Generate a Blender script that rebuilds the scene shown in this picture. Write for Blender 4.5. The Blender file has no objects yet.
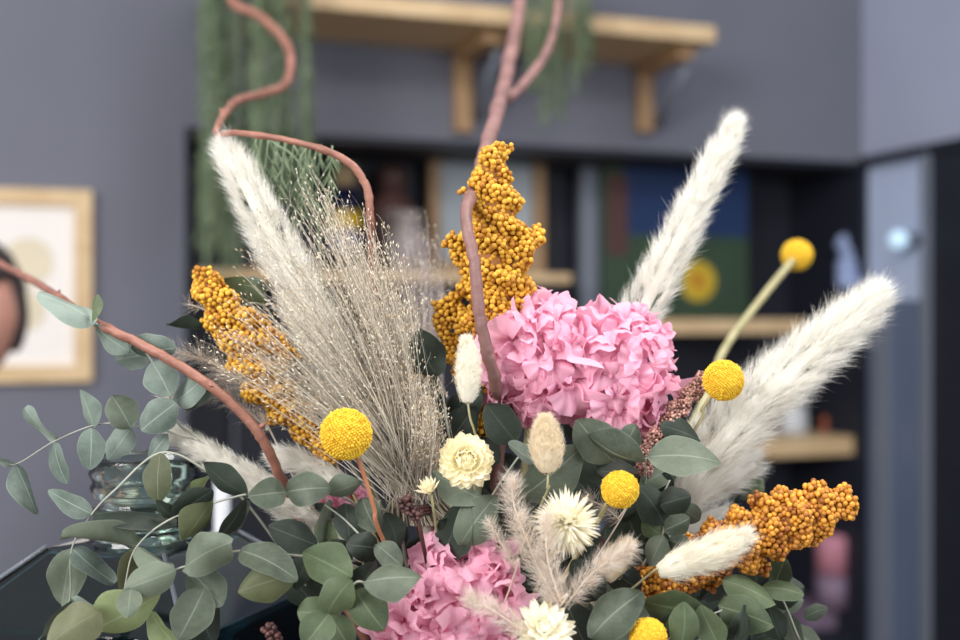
import bpy, bmesh, math, random
import numpy as np
from mathutils import Vector, Matrix

random.seed(7); rng = np.random.default_rng(7)
SC = bpy.context.scene; COL = SC.collection
PI = math.pi; F = 1200.0; CZ = 1.55; D0 = 0.65

# ------------------------------------------------------------------ helpers
def lin(c):
    return tuple(((v/255)/12.92 if v/255 <= .04045 else ((v/255+.055)/1.055)**2.4) for v in c) + (1,)
def P(px, py, d=D0):
    return Vector(((px-480)/F*d, d, CZ-(py-320)/F*d))
def ps(x): return max(0., math.sin(x))
def V(*a): return Vector(a)
def S(px, d=D0): return px*d/F

def mesh_from(name, verts, quads=None, tris=None, smooth=True, tone=None, uv=None):
    me = bpy.data.meshes.new(name)
    verts = np.asarray(verts, dtype=np.float32).reshape(-1, 3)
    quads = np.zeros((0, 4), np.int32) if quads is None else np.asarray(quads, np.int32).reshape(-1, 4)
    tris = np.zeros((0, 3), np.int32) if tris is None else np.asarray(tris, np.int32).reshape(-1, 3)
    nq, nt = len(quads), len(tris)
    me.vertices.add(len(verts)); me.vertices.foreach_set('co', verts.ravel())
    me.loops.add(nq*4+nt*3)
    li = np.concatenate([quads.ravel(), tris.ravel()]).astype(np.int32)
    me.loops.foreach_set('vertex_index', li)
    me.polygons.add(nq+nt)
    ls = np.concatenate([np.arange(nq)*4, nq*4+np.arange(nt)*3]).astype(np.int32)
    me.polygons.foreach_set('loop_start', ls)
    me.polygons.foreach_set('use_smooth', np.full(nq+nt, smooth))
    if uv is not None:
        l = me.uv_layers.new(name='UVMap')
        l.data.foreach_set('uv', np.asarray(uv, np.float32)[li].ravel())
    if tone is not None:
        a = me.attributes.new('tone', 'FLOAT', 'POINT')
        a.data.foreach_set('value', np.asarray(tone, np.float32))
    me.update(calc_edges=True); me.validate()
    return me

class Geo:
    """collects verts / quads / tris of one mesh"""
    def __init__(s): s.v=[]; s.q=[]; s.t=[]; s.tone=[]; s.n=0
    def add(s, v, q=None, t=None, tone=0.5):
        v = np.asarray(v, float).reshape(-1, 3)
        s.v.append(v)
        if q is not None and len(q): s.q.append(np.asarray(q, int).reshape(-1,4)+s.n)
        if t is not None and len(t): s.t.append(np.asarray(t, int).reshape(-1,3)+s.n)
        s.tone.append(np.full(len(v), tone) if np.isscalar(tone) else np.asarray(tone))
        s.n += len(v)
    def mesh(s, name, off=(0,0,0), smooth=True):
        v = np.concatenate(s.v) - np.array(off)
        q = np.concatenate(s.q) if s.q else None
        t = np.concatenate(s.t) if s.t else None
        return mesh_from(name, v, q, t, smooth, np.concatenate(s.tone))

def link(name, me, mat, parent=None, loc=None):
    o = bpy.data.objects.new(name, me); COL.objects.link(o)
    if mat is not None: me.materials.append(mat)
    if parent is not None: o.parent = parent
    if loc is not None: o.location = loc
    return o
def tag(o, label=None, cat=None, group=None, kind=None):
    if label: o['label'] = label
    if cat: o['category'] = cat
    if group: o['group'] = group
    if kind: o['kind'] = kind
    return o
def thing(name, loc, label, cat, group=None):
    o = bpy.data.objects.new(name, None); COL.objects.link(o); o.location = loc
    o.empty_display_size = .02
    return tag(o, label, cat, group)
def part(name, geo, mat, root, smooth=True):
    return link(name, geo.mesh(name, tuple(root.location), smooth), mat, root)

def catmull(pts, n=8):
    pts = [np.array(p, float) for p in pts]
    if len(pts) == 2: return np.array([pts[0]+(pts[1]-pts[0])*i/n for i in range(n+1)])
    ext = [2*pts[0]-pts[1]] + pts + [2*pts[-1]-pts[-2]]
    out = []
    for i in range(1, len(ext)-2):
        p0, p1, p2, p3 = ext[i-1:i+3]
        for k in range(n):
            t = k/n
            out.append(.5*((2*p1)+(-p0+p2)*t+(2*p0-5*p1+4*p2-p3)*t*t+(-p0+3*p1-3*p2+p3)*t**3))
    out.append(pts[-1])
    return np.array(out)

def tube(geo, path, rad, sides=8, tone=.5, cap=True, bump=0):
    path = np.asarray(path, float); n = len(path)
    rad = np.full(n, rad) if np.isscalar(rad) else np.asarray(rad, float)
    T = np.gradient(path, axis=0); T /= np.linalg.norm(T, axis=1)[:, None]+1e-12
    up = np.array([0, 0, 1.]) if abs(T[0][2]) < .9 else np.array([1., 0, 0])
    N = np.cross(T[0], up); N /= np.linalg.norm(N)
    vs = []
    a = np.arange(sides)/sides*2*PI
    for i in range(n):
        N = N - T[i]*np.dot(N, T[i]); N /= np.linalg.norm(N)+1e-12
        B = np.cross(T[i], N)
        r = rad[i]*(1+bump*rng.normal(size=sides)) if bump else rad[i]*np.ones(sides)
        vs.append(path[i]+np.cos(a)[:, None]*N*r[:, None]+np.sin(a)[:, None]*B*r[:, None])
    v = np.concatenate(vs)
    q = [[i*sides+k, i*sides+(k+1) % sides, (i+1)*sides+(k+1) % sides, (i+1)*sides+k] for i in range(n-1) for k in range(sides)]
    t = []
    if cap:
        v = np.concatenate([v, path[:1], path[-1:]])
        a0, a1 = n*sides, n*sides+1
        t = [[a0, (k+1) % sides, k] for k in range(sides)]+[[a1, (n-1)*sides+k, (n-1)*sides+(k+1) % sides] for k in range(sides)]
    geo.add(v, q, t, tone)

def _ico(sub):
    bm = bmesh.new(); bmesh.ops.create_icosphere(bm, subdivisions=sub, radius=1)
    v = np.array([x.co[:] for x in bm.verts]); f = np.array([[x.index for x in g.verts] for g in bm.faces]); bm.free()
    return v, f
ICO1, ICO2, ICO4 = _ico(1), _ico(2), _ico(4)
def balls(geo, pos, r, ico=ICO2, tone=None, scale=None):
    v0, f0 = ico; pos = np.asarray(pos); n = len(pos)
    r = np.full(n, r) if np.isscalar(r) else np.asarray(r)
    v = pos[:, None, :]+v0[None]*r[:, None, None]
    f = f0[None]+(np.arange(n)*len(v0))[:, None, None]
    tone = rng.random(n) if tone is None else np.asarray(tone)
    geo.add(v.reshape(-1, 3), None, f.reshape(-1, 3), np.repeat(tone, len(v0)))

def unit(a): return a/(np.linalg.norm(a, axis=-1, keepdims=True)+1e-12)
def hairs(geo, p0, d, L, w, bend, tone=None):
    """tapered three-sided hairs; bend is the sideways sag at the tip"""
    p0 = np.asarray(p0); n = len(p0)
    d = unit(d); L = np.broadcast_to(L, n)[:, None]; w = np.broadcast_to(w, n)[:, None]
    r = unit(rng.normal(size=(n, 3))); s = unit(np.cross(d, r)); b = np.cross(d, s)
    pm = p0+d*L*.5+bend*.25; pt = p0+d*L+bend
    vs = []
    for k in range(3):
        a = 2*PI*k/3; vs.append(p0+(s*math.cos(a)+b*math.sin(a))*w*.5)
    for k in range(3):
        a = 2*PI*k/3; vs.append(pm+(s*math.cos(a)+b*math.sin(a))*w*.38)
    vs.append(pt)
    v = np.stack(vs, 1).reshape(-1, 3)
    q0 = np.array([[0,1,4,3],[1,2,5,4],[2,0,3,5]]); t0 = np.array([[3,4,6],[4,5,6],[5,3,6]])
    off = (np.arange(n)*7)[:, None, None]
    tone = rng.random(n) if tone is None else np.broadcast_to(tone, n)
    geo.add(v, (q0[None]+off).reshape(-1, 4), (t0[None]+off).reshape(-1, 3), np.repeat(tone, 7))

# ------------------------------------------------------------------ materials
def nd(nt, typ, **kw):
    n = nt.nodes.new(typ)
    for k, v in kw.items():
        if k in n.inputs: n.inputs[k].default_value = v
        else: setattr(n, k, v)
    return n
def mat_new(name):
    m = bpy.data.materials.new(name); m.use_nodes = True
    nt = m.node_tree; nt.nodes.clear()
    out = nt.nodes.new('ShaderNodeOutputMaterial'); pr = nt.nodes.new('ShaderNodeBsdfPrincipled')
    nt.links.new(pr.outputs[0], out.inputs[0])
    return m, nt, pr, out
def ramp(nt, stops):
    r = nt.nodes.new('ShaderNodeValToRGB'); e = r.color_ramp.elements
    e[0].position, e[0].color = stops[0]; e[1].position, e[1].color = stops[-1]
    for p_, c in stops[1:-1]:
        x = e.new(p_); x.color = c
    return r
def mat_basic(name, c, rough=.6, c2=None, scale=20, bump=0, bscale=None, metal=0, spec=.5, transl=0, stretch=None, tone=False, sheen=0, coat=0):
    """colour c varied to c2 by noise (or by the per-piece tone), with optional bump and translucency"""
    m, nt, pr, out = mat_new(name)
    L = nt.links.new
    pr.inputs['Roughness'].default_value = rough; pr.inputs['Metallic'].default_value = metal
    pr.inputs['Specular IOR Level'].default_value = spec
    pr.inputs['Sheen Weight'].default_value = sheen
    pr.inputs['Coat Weight'].default_value = coat
    tc = nd(nt, 'ShaderNodeTexCoord'); mp = nd(nt, 'ShaderNodeMapping'); L(tc.outputs['Object'], mp.inputs[0])
    if stretch: mp.inputs['Scale'].default_value = stretch
    colour = None
    if c2 is None: pr.inputs['Base Color'].default_value = lin(c)
    else:
        if tone:
            f = nd(nt, 'ShaderNodeAttribute'); f.attribute_name = 'tone'; fo = f.outputs['Fac']
        else:
            f = nd(nt, 'ShaderNodeTexNoise', Scale=scale, Detail=4.0); L(mp.outputs[0], f.inputs['Vector']); fo = f.outputs['Fac']
        r = ramp(nt, [(.0 if tone else .3, lin(c)), (1. if tone else .7, lin(c2))]); L(fo, r.inputs[0]); L(r.outputs[0], pr.inputs['Base Color']); colour = r.outputs[0]
    if bump:
        b = nd(nt, 'ShaderNodeTexNoise', Scale=bscale or scale*3, Detail=5.0); L(mp.outputs[0], b.inputs['Vector'])
        bp = nd(nt, 'ShaderNodeBump', Strength=bump, Distance=.002); L(b.outputs['Fac'], bp.inputs['Height']); L(bp.outputs[0], pr.inputs['Normal'])
    if transl:
        tr = nd(nt, 'ShaderNodeBsdfTranslucent'); tr.inputs[0].default_value = lin(c)
        if colour is not None: L(colour, tr.inputs[0])
        mx = nd(nt, 'ShaderNodeMixShader'); mx.inputs[0].default_value = transl
        L(pr.outputs[0], mx.inputs[1]); L(tr.outputs[0], mx.inputs[2]); L(mx.outputs[0], out.inputs[0])
    return m
def mat_wood(name, c, c2, axis=0, rough=.55):
    st = [18, 18, 18]; st[axis] = 1.5
    return mat_basic(name, c, rough, c2, 2.0, .15, 12, stretch=tuple(st))
def mat_glass(name, tint, rough=.02, ior=1.5):
    m, nt, pr, out = mat_new(name)
    pr.inputs['Base Color'].default_value = lin(tint); pr.inputs['Roughness'].default_value = rough
    pr.inputs['Transmission Weight'].default_value = 1; pr.inputs['IOR'].default_value = ior
    return m
def mat_leaf(name, c, c2, back, transl=.18):
    m, nt, pr, out = mat_new(name); L = nt.links.new
    pr.inputs['Roughness'].default_value = .55; pr.inputs['Specular IOR Level'].default_value = .35
    oi = nd(nt, 'ShaderNodeObjectInfo'); tc = nd(nt, 'ShaderNodeTexCoord')
    nz = nd(nt, 'ShaderNodeTexNoise', Scale=70.0, Detail=8.0, Roughness=.72); L(tc.outputs['Object'], nz.inputs['Vector'])
    ad = nd(nt, 'ShaderNodeMath', operation='MULTIPLY_ADD'); L(oi.outputs['Random'], ad.inputs[0]); ad.inputs[1].default_value = .5; 
    sb = nd(nt, 'ShaderNodeMath', operation='SUBTRACT'); L(nz.outputs['Fac'], sb.inputs[0]); sb.inputs[1].default_value = .25; L(sb.outputs[0], ad.inputs[2])
    r = ramp(nt, [(.15, lin(c)), (.75, lin(c2))]); L(ad.outputs[0], r.inputs[0])
    # pale midrib and fine side veins from the leaf's own UV
    uv = nd(nt, 'ShaderNodeUVMap'); sx = nd(nt, 'ShaderNodeSeparateXYZ'); L(uv.outputs[0], sx.inputs[0])
    a = nd(nt, 'ShaderNodeMath', operation='SUBTRACT'); L(sx.outputs[0], a.inputs[0]); a.inputs[1].default_value = .5
    ab = nd(nt, 'ShaderNodeMath', operation='ABSOLUTE'); L(a.outputs[0], ab.inputs[0])
    mr = nd(nt, 'ShaderNodeMapRange'); L(ab.outputs[0], mr.inputs[0]); mr.inputs[1].default_value = .008; mr.inputs[2].default_value = .03; mr.inputs[3].default_value = .55; mr.inputs[4].default_value = 0
    sv = nd(nt, 'ShaderNodeMath', operation='MULTIPLY_ADD'); L(ab.outputs[0], sv.inputs[0]); sv.inputs[1].default_value = -.7; L(sx.outputs[1], sv.inputs[2])
    sm = nd(nt, 'ShaderNodeMath', operation='MULTIPLY'); L(sv.outputs[0], sm.inputs[0]); sm.inputs[1].default_value = 60
    sn = nd(nt, 'ShaderNodeMath', operation='SINE'); L(sm.outputs[0], sn.inputs[0])
    s2 = nd(nt, 'ShaderNodeMapRange'); L(sn.outputs[0], s2.inputs[0]); s2.inputs[1].default_value = .86; s2.inputs[2].default_value = 1; s2.inputs[3].default_value = 0; s2.inputs[4].default_value = .07
    mxv = nd(nt, 'ShaderNodeMath', operation='MAXIMUM'); L(mr.outputs[0], mxv.inputs[0]); L(s2.outputs[0], mxv.inputs[1])
    # pale outer rim of the blade
    rim = nd(nt, 'ShaderNodeMapRange'); L(ab.outputs[0], rim.inputs[0]); rim.inputs[1].default_value = .46; rim.inputs[2].default_value = .5; rim.inputs[3].default_value = 0; rim.inputs[4].default_value = .35
    mx2 = nd(nt, 'ShaderNodeMath', operation='MAXIMUM'); L(mxv.outputs[0], mx2.inputs[0]); L(rim.outputs[0], mx2.inputs[1])
    vein = nd(nt, 'ShaderNodeMixRGB'); L(mx2.outputs[0], vein.inputs[0]); L(r.outputs[0], vein.inputs[1]); vein.inputs[2].default_value = lin(back)
    L(vein.outputs[0], pr.inputs['Base Color'])
    bp = nd(nt, 'ShaderNodeBump', Strength=.5, Distance=.001); L(nz.outputs['Fac'], bp.inputs['Height']); L(bp.outputs[0], pr.inputs['Normal'])
    tr = nd(nt, 'ShaderNodeBsdfTranslucent'); L(vein.outputs[0], tr.inputs[0])
    mx = nd(nt, 'ShaderNodeMixShader'); mx.inputs[0].default_value = transl
    L(pr.outputs[0], mx.inputs[1]); L(tr.outputs[0], mx.inputs[2]); L(mx.outputs[0], out.inputs[0])
    return m

M = dict(
    leaf_blue=mat_leaf('leaf_blue', (84,98,90), (138,152,142), (172,182,172)),
    leaf_grey=mat_leaf('leaf_grey', (56,66,54), (104,114,98), (138,148,132)),
    leaf_green=mat_leaf('leaf_green', (56,70,48), (96,110,80), (126,138,108)),
    leaf_olive=mat_leaf('leaf_olive', (52,58,38), (88,94,64), (118,122,92)),
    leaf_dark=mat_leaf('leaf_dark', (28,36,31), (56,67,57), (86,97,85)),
    leaf_light=mat_leaf('leaf_light', (124,138,96), (154,168,122), (176,186,150)),
    leaf_brown=mat_leaf('leaf_brown', (86,88,64), (112,114,86), (126,128,102)),
    leaf_stem=mat_basic('leaf_stem', (140,142,128), .6, (170,172,160), 60),
    bark=mat_basic('bark', (116,72,58), .5, (158,108,92), 45, .5, 160),
    bark_mauve=mat_basic('bark_mauve', (108,76,72), .55, (146,108,104), 45, .5, 160),
    plume_white=mat_basic('plume_white', (250,247,240), .8, (255,254,250), tone=True, transl=.48, spec=.2),
    plume_cream=mat_basic('plume_cream', (250,245,230), .8, (255,252,243), tone=True, transl=.45, spec=.2),
    plume_beige=mat_basic('plume_beige', (238,222,192), .8, (250,240,218), tone=True, transl=.42, spec=.2),
    plume_mauve=mat_basic('plume_mauve', (228,212,196), .8, (252,246,238), tone=True, transl=.42, spec=.2),
    grass=mat_basic('grass', (150,138,116), .5, (244,236,222), tone=True, transl=.3),
    grass_mauve=mat_basic('grass_mauve', (176,160,158), .6, (230,220,218), tone=True, transl=.15),
    seed=mat_basic('seed', (168,140,104), .4, (244,236,218), tone=True),
    millet=mat_basic('millet', (168,108,24), .45, (238,186,66), tone=True, transl=.08, spec=.4),
    millet_dark=mat_basic('millet_dark', (140,78,24), .42, (228,162,58), tone=True, transl=.06, spec=.45),
    millet_stem=mat_basic('millet_stem', (130,80,30), .7, (150,96,44), 40),
    spike=mat_basic('spike', (96,58,48), .5, (196,150,136), tone=True, spec=.5),
    yellow=mat_basic('yellow', (216,164,20), .75, (246,210,62), tone=True, transl=.1),
    stem_green=mat_basic('stem_green', (150,144,104), .6, (176,168,130), 50),
    stem_brown=mat_basic('stem_brown', (140,84,58), .6, (176,116,84), 60),
    pink=mat_basic('pink', (244,180,204), .6, (252,204,224), 55, .3, 500, transl=.42, spec=.3, sheen=.2),
    straw=mat_basic('straw', (250,243,220), .5, (252,246,218), tone=True, transl=.2, spec=.4),
    straw_white=mat_basic('straw_white', (232,224,196), .5, (252,250,240), tone=True, transl=.25, spec=.4),
    cone=mat_basic('cone', (52,28,30), .5, (92,56,50), tone=True),
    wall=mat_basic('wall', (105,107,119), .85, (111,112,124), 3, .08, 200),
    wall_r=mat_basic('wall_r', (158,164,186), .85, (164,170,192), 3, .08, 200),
    dark=mat_basic('dark', (24,27,40), .6, (29,32,46), 4),
    floor=mat_wood('floor', (120,104,88), (140,122,102), 0),
    wood=mat_wood('wood', (198,166,124), (216,188,148), 0),
    wood_b=mat_wood('wood_b', (156,122,88), (178,144,106), 2),
    steel=mat_basic('steel', (118,124,138), .45),
    paper=mat_basic('paper', (232,226,222), .8, (238,232,228), 5),
    sand=mat_basic('sand', (214,202,176), .8, (222,210,186), 10),
    hang=mat_basic('hang', (104,124,92), .6, (158,174,140), tone=True, transl=.2),
)

# ------------------------------------------------------------------ wall frame (back wall turned by 19 degrees)
TH = math.radians(19.4); E = Vector((math.cos(TH), math.sin(TH), 0)); NN = Vector((math.sin(TH), -math.cos(TH), 0))
P0 = Vector((1.083, 3.4, 0))
def wpt(px, py, off=0.0):
    dr = Vector(((px-480)/F, 1, -(py-320)/F)); q = P0+NN*off
    t = (q.x*NN.x+q.y*NN.y)/(dr.x*NN.x+dr.y*NN.y)
    return Vector((dr.x*t, dr.y*t, CZ+dr.z*t))
def uof(v): return (v-P0).dot(E)
def wl(u, off, z): 
    v = P0+E*u+NN*off; return Vector((v.x, v.y, z))
def gbox(geo, u0, u1, o0, o1, z0, z1, frame=None):
    fr = frame or wl
    c = [fr(u, o, z) for z in (z0, z1) for o in (o0, o1) for u in (u0, u1)]
    geo.add([list(x) for x in c], [[0,2,3,1],[4,5,7,6],[0,1,5,4],[2,6,7,3],[0,4,6,2],[1,3,7,5]])
def struct(name, geo, mat, parent=None):
    o = link(name, geo.mesh(name, smooth=False), mat, parent)
    if parent is None: o['kind'] = 'structure'
    return o
def bevel(o, w, seg=2):
    m = o.modifiers.new('bevel', 'BEVEL'); m.width = w; m.segments = seg; m.limit_method = 'ANGLE'
    return o

ZN = wpt(860, 162).z           # top of the dark niche
U185 = uof(wpt(185, 200)); RW = lambda u, o, z: wl(o*-1, u, z)
CEIL = 3.0
g = Geo(); gbox(g, U185, 0, -.4, 0, ZN, CEIL); gbox(g, -4.0, U185, -.4, 0, 0, CEIL); struct('wall_back', g, M['wall'])
g = Geo(); gbox(g, U185, 0, -.4, -.36, 0, ZN); gbox(g, U185, U185+.01, -.36, -.005, 0, ZN); gbox(g, U185, 0, -.36, -.005, ZN-.015, ZN)
struct('wall_niche', g, M['dark'])
# right wall runs from the corner towards the camera: coordinate o is distance along NN
def rwl(a, t, z):   # a along the right wall from the corner, t thickness outwards
    v = P0+NN*a+E*t; return Vector((v.x, v.y, z))
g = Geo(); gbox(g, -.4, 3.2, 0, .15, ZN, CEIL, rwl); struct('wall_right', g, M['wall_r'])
g = Geo(); gbox(g, -.4, 0.0, .0, .15, 0, ZN, rwl); gbox(g, .285, 3.2, 0.0, .15, 0, ZN, rwl); struct('wall_panel', g, M['dark'])
g = Geo(); gbox(g, -.4, 3.2, -.012, 0, ZN-.012, ZN+.012, rwl); struct('trim_1', g, M['dark'])
g = Geo(); g.add([[-3.5,-1.5,-.02],[4,-1.5,-.02],[4,5,-.02],[-3.5,5,-.02],[-3.5,-1.5,0],[4,-1.5,0],[4,5,0],[-3.5,5,0]],[[0,3,2,1],[4,5,6,7],[0,1,5,4],[1,2,6,5],[2,3,7,6],[3,0,4,7]])
struct('floor', g, M['floor'])
# door at the corner: pale panel in a steel frame
M['door'] = mat_basic('door', (186,200,232), .35, (198,211,240), 3)
M['door_dark'] = mat_basic('door_dark', (96,110,136), .4, (104,118,144), 3)
zh = CZ-(300-320)/F*3.25
g = Geo(); gbox(g, .0, .285, .02, .06, zh, ZN-.012, rwl); dr = struct('door_1', g, M['door'])
g = Geo(); gbox(g, .0, .285, .02, .06, 0, zh, rwl); p_ = struct('lower_panel', g, M['door_dark'], dr); p_['label'] = 'slate grey lower panel'
g = Geo(); gbox(g, .055, .10, -.005, .02, 0.3, zh, rwl); gbox(g, .255, .285, -.01, .02, 0, ZN-.012, rwl); p_ = struct('frame', g, M['steel'], dr)

# lamp glow on the door panel : a small wall lamp
M['glow'] = mat_new('glow')[0]
nt = M['glow'].node_tree; b_ = [n for n in nt.nodes if n.type == 'BSDF_PRINCIPLED'][0]
b_.inputs['Base Color'].default_value = lin((200,225,240)); b_.inputs['Emission Color'].default_value = lin((180,215,245)); b_.inputs['Emission Strength'].default_value = .45
c = rwl(.205, -.04, CZ-(240-320)/F*3.2)
t = thing('wall_lamp', c, 'small round pale blue glowing wall lamp on the blue-grey door', 'lamp')
g = Geo(); balls(g, [list(c)], .026, ICO4); part('lamp_shade', g, M['glow'], t)
g = Geo(); tube(g, [list(c), list(rwl(.205, .021, c.z))], .02, 12); part('base', g, M['steel'], t)

M['white_bottle'] = mat_basic('white_bottle', (176,178,184), .4)
def wbox(name, px0, px1, py0, py1, o0, o1, mat, root=None, bev=.003):
    """box standing parallel to the back wall whose front face shows at the given place"""
    a, b = wpt(px0, (py0+py1)/2, o1), wpt(px1, (py0+py1)/2, o1); mid = wpt((px0+px1)/2, py0, o1); mid2 = wpt((px0+px1)/2, py1, o1)
    g = Geo(); gbox(g, uof(a), uof(b), o0, o1, mid2.z, mid.z)
    o = link(name, g.mesh(name, tuple(root.location) if root else (0,0,0), False), mat, root)
    if bev: bevel(o, bev)
    return o

# --- top shelf with two brackets
t = thing('wall_shelf', wpt(500, 60, 0), 'pale wooden wall shelf high on the grey wall with two brackets', 'shelf')
U = uof(wpt(716, 35, .3)); zs = wpt(640, 66, 0).z
g = Geo(); gbox(g, uof(wpt(262, 0, .3)), U, 0, .3, zs, zs+.04); o = part('board', g, M['wood'], t, False); bevel(o, .003)
for px in (463, 645):
    u = uof(wpt(px, 90, .02))
    br = thing('bracket', t.location, None, None)
    for k in ('label','category'):
        if k in br: del br[k]
    bpy.data.objects.remove(br)
    g = Geo(); gbox(g, u-.022, u+.022, 0, .03, wpt(px, 132, .02).z, zs); gbox(g, u-.022, u+.022, .03, .24, zs-.03, zs)
    o = part('bracket', g, M['wood_b'], t, False); bevel(o, .002)
    g = Geo(); tube(g, [list(wl(u+.03, .03, zs-.16)), list(wl(u+.03, .12, zs-.09)), list(wl(u+.03, .20, zs-.03))], .011, 8)
    s_ = link('brace', g.mesh('brace', tuple(t.location)), M['steel'], o); s_['label'] = 'grey steel brace'

def shelf(px0, px1, py0, py1, label, o0=-.35, o1=-.04):
    t = wbox('niche_shelf', px0, px1, py0, py1, o0, o1, M['wood'])
    return tag(t, label, 'shelf', 'wooden shelves in the dark niche')
shelf(196, 572, 271, 281, 'long wooden niche shelf behind the tall yellow millet')
shelf(655, 806, 319, 334, 'wooden niche shelf under the blue and green painting')
shelf(742, 865, 438, 457, 'wooden niche shelf at lower right holding small jars')
t = wbox('niche_shelf', 742, 865, 640, 660, -.35, -.04, M['dark']); tag(t, 'dark lowest niche shelf holding the pink canister and boxes', 'shelf')
t = wbox('shelf_upright', 582, 602, 150, 700, -.30, -.26, M['steel']); tag(t, 'grey vertical metal upright in the dark niche beside the propped frame', 'upright')
t = wbox('shelf_upright', 233, 236, 300, 700, -.34, -.33, M['steel'], bev=0); tag(t, 'thin grey upright in dark niche near the left plumes', 'upright')

# --- framed picture on the left wall
def framed(px0, px1, py0, py1, o0, o1, bw, label, art, name='picture_frame', mat='wood'):
    a, b = wpt(px0, py0, o1), wpt(px1, py1, o1); u0, u1, = uof(a), uof(b)
    zt, zb = wpt((px0+px1)/2, py0, o1).z, wpt((px0+px1)/2, py1, o1).z
    t = thing(name, wl((u0+u1)/2, o0, zb), label, 'picture')
    g = Geo(); gbox(g, u0, u1, o0, o1, zb, zb+bw); gbox(g, u0, u1, o0, o1, zt-bw, zt); gbox(g, u0, u0+bw, o0, o1, zb+bw, zt-bw); gbox(g, u1-bw, u1, o0, o1, zb+bw, zt-bw)
    part('frame', g, M[mat], t, False)
    g = Geo(); gbox(g, u0+bw*.9, u1-bw*.9, o0, o0+.008, zb+bw*.9, zt-bw*.9); pr = part('print', g, M['paper'], t, False)
    for (ax, ay, ar, m_) in art:
        c = wpt(ax, ay, o0+.008); g = Geo(); n = 32
        r = ar*c.y/F
        vs = [list(wl(uof(c), o0+.0095, c.z))]+[list(wl(uof(c)+r*math.cos(2*PI*k/n), o0+.0095, c.z+r*math.sin(2*PI*k/n))) for k in range(n)]
        g.add(vs, None, [[0, k+1, (k+1) % n+1] for k in range(n)])
        o = link('printed_disc', g.mesh('printed_disc', tuple(t.location), False), M[m_], pr)
    return t
framed(-110, 92, 187, 383, .002, .025, .036, 'light wooden picture frame with pale print of beige discs on grey wall', [(28, 262, 24, 'sand'), (22, 310, 22, 'sand'), (-40, 290, 26, 'sand')])
M['pic'] = mat_basic('pic', (168,178,186), .5, (176,186,194), 4)
fr = framed(430, 545, 148, 272, -.30, -.27, .03, 'pale grey-blue print in a light wooden frame propped behind the tall millet', [], mat='wood_b')
for c_ in fr.children:
    if c_.name.startswith('print'): c_.data.materials[0] = M['pic']

# --- painting: blue above, green below, yellow flower
M['p_blue'] = mat_basic('p_blue', (12,40,84), .6, (16,50,98), 6)
M['p_green'] = mat_basic('p_green', (40,62,44), .6, (50,74,50), 6)
M['p_yellow'] = mat_basic('p_yellow', (190,158,30), .6, (206,178,50), 20)
M['p_brown'] = mat_basic('p_brown', (76,50,46), .6, (86,46,40), 10)
M['p_core'] = mat_basic('p_core', (190,130,30), .6)
a, b = wpt(606, 200, -.2), wpt(800, 200, -.2); u0, u1 = uof(a), uof(b); zt, zm, zb = wpt(700, 160, -.2).z, wpt(700, 236, -.2).z, wpt(700, 318, -.2).z
u2 = uof(wpt(752, 200, -.2))
t = thing('painting', wl((u0+u1)/2, -.22, zb), 'canvas painting with blue sky, green ground and a yellow flower on niche shelf', 'painting')
g = Geo(); gbox(g, u0, u2, -.24, -.22, zb, zt); o = part('canvas', g, M['p_green'], t, False)
g = Geo(); gbox(g, u0+.06, u2-.002, -.219, -.2185, zm, zt-.005); link('sky_patch', g.mesh('sky_patch', tuple(t.location), False), M['p_blue'], o)
for (ax, ay, ar, m_, oo) in ((698, 281, 21, 'p_yellow', -.217), (698, 281, 9, 'p_core', -.2155)):
    c = wpt(ax, ay, oo); g = Geo(); n = 28; r0 = ar*c.y/F; vs = [list(wl(uof(c), oo, c.z))]
    for k in range(n):
        r = r0*(1 if k % 2 else .9); vs.append(list(wl(uof(c)+r*math.cos(2*PI*k/n), oo, c.z+r*math.sin(2*PI*k/n))))
    g.add(vs, None, [[0, k+1, (k+1) % n+1] for k in range(n)]); link('flower_disc', g.mesh('flower_disc', tuple(t.location), False), M[m_], o)
g = Geo(); gbox(g, u0+.012, u0+.075, -.219, -.217, zm-.06, zt-.05); link('brown_patch', g.mesh('brown_patch', tuple(t.location), False), M['p_brown'], o)

# --- jars, bottles, boxes
def lathe(geo, c, prof, n=28, tone=.5):
    vs = []
    for (r, z) in prof:
        for k in range(n): vs.append([c[0]+r*math.cos(2*PI*k/n), c[1]+r*math.sin(2*PI*k/n), c[2]+z])
    m = len(prof)
    q = [[i*n+k, i*n+(k+1) % n, (i+1)*n+(k+1) % n, (i+1)*n+k] for i in range(m-1) for k in range(n)]
    geo.add(vs, q, None, tone)
def jar(name, px, py0, py1, rpx, off, mat, label, cat, cap=None, capf=.15, bands=(), neck=.55, group=None):
    b, tp = wpt(px, py1, off), wpt(px, py0, off); H = tp.z-b.z; r = rpx*b.y/F
    t = thing(name, b, label, cat, group)
    hb = H*(1-capf)
    g = Geo(); lathe(g, b, [(0,0),(r*.95,0),(r,.01*H),(r,hb*.72),(r*.85,hb*.84),(r*neck,hb*.92),(r*neck,hb),(0,hb)]); part('body', g, M[mat], t)
    if cap:
        g = Geo(); lathe(g, b, [(0,hb),(r*neck*1.12,hb),(r*neck*1.12,H),(0,H)]); part('lid', g, M[cap], t)
    for (z0, z1, m_) in bands:
        g = Geo(); lathe(g, b, [(r*1.0,z0*H),(r*1.02,z0*H),(r*1.02,z1*H),(r*1.0,z1*H)]); part('label_band', g, M[m_], t)
    return t
M['navy'] = mat_basic('navy', (14,18,52), .25); M['cork'] = mat_basic('cork', (150,128,96), .8, (170,146,110), 40)
M['b_yellow'] = mat_basic('b_yellow', (214,176,30), .5); M['b_blue'] = mat_basic('b_blue', (24,34,120), .4)
M['brownj'] = mat_basic('brownj', (92,66,62), .35); M['palej'] = mat_basic('palej', (172,160,158), .4); M['whitej'] = mat_basic('whitej', (205,208,214), .4)
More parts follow.
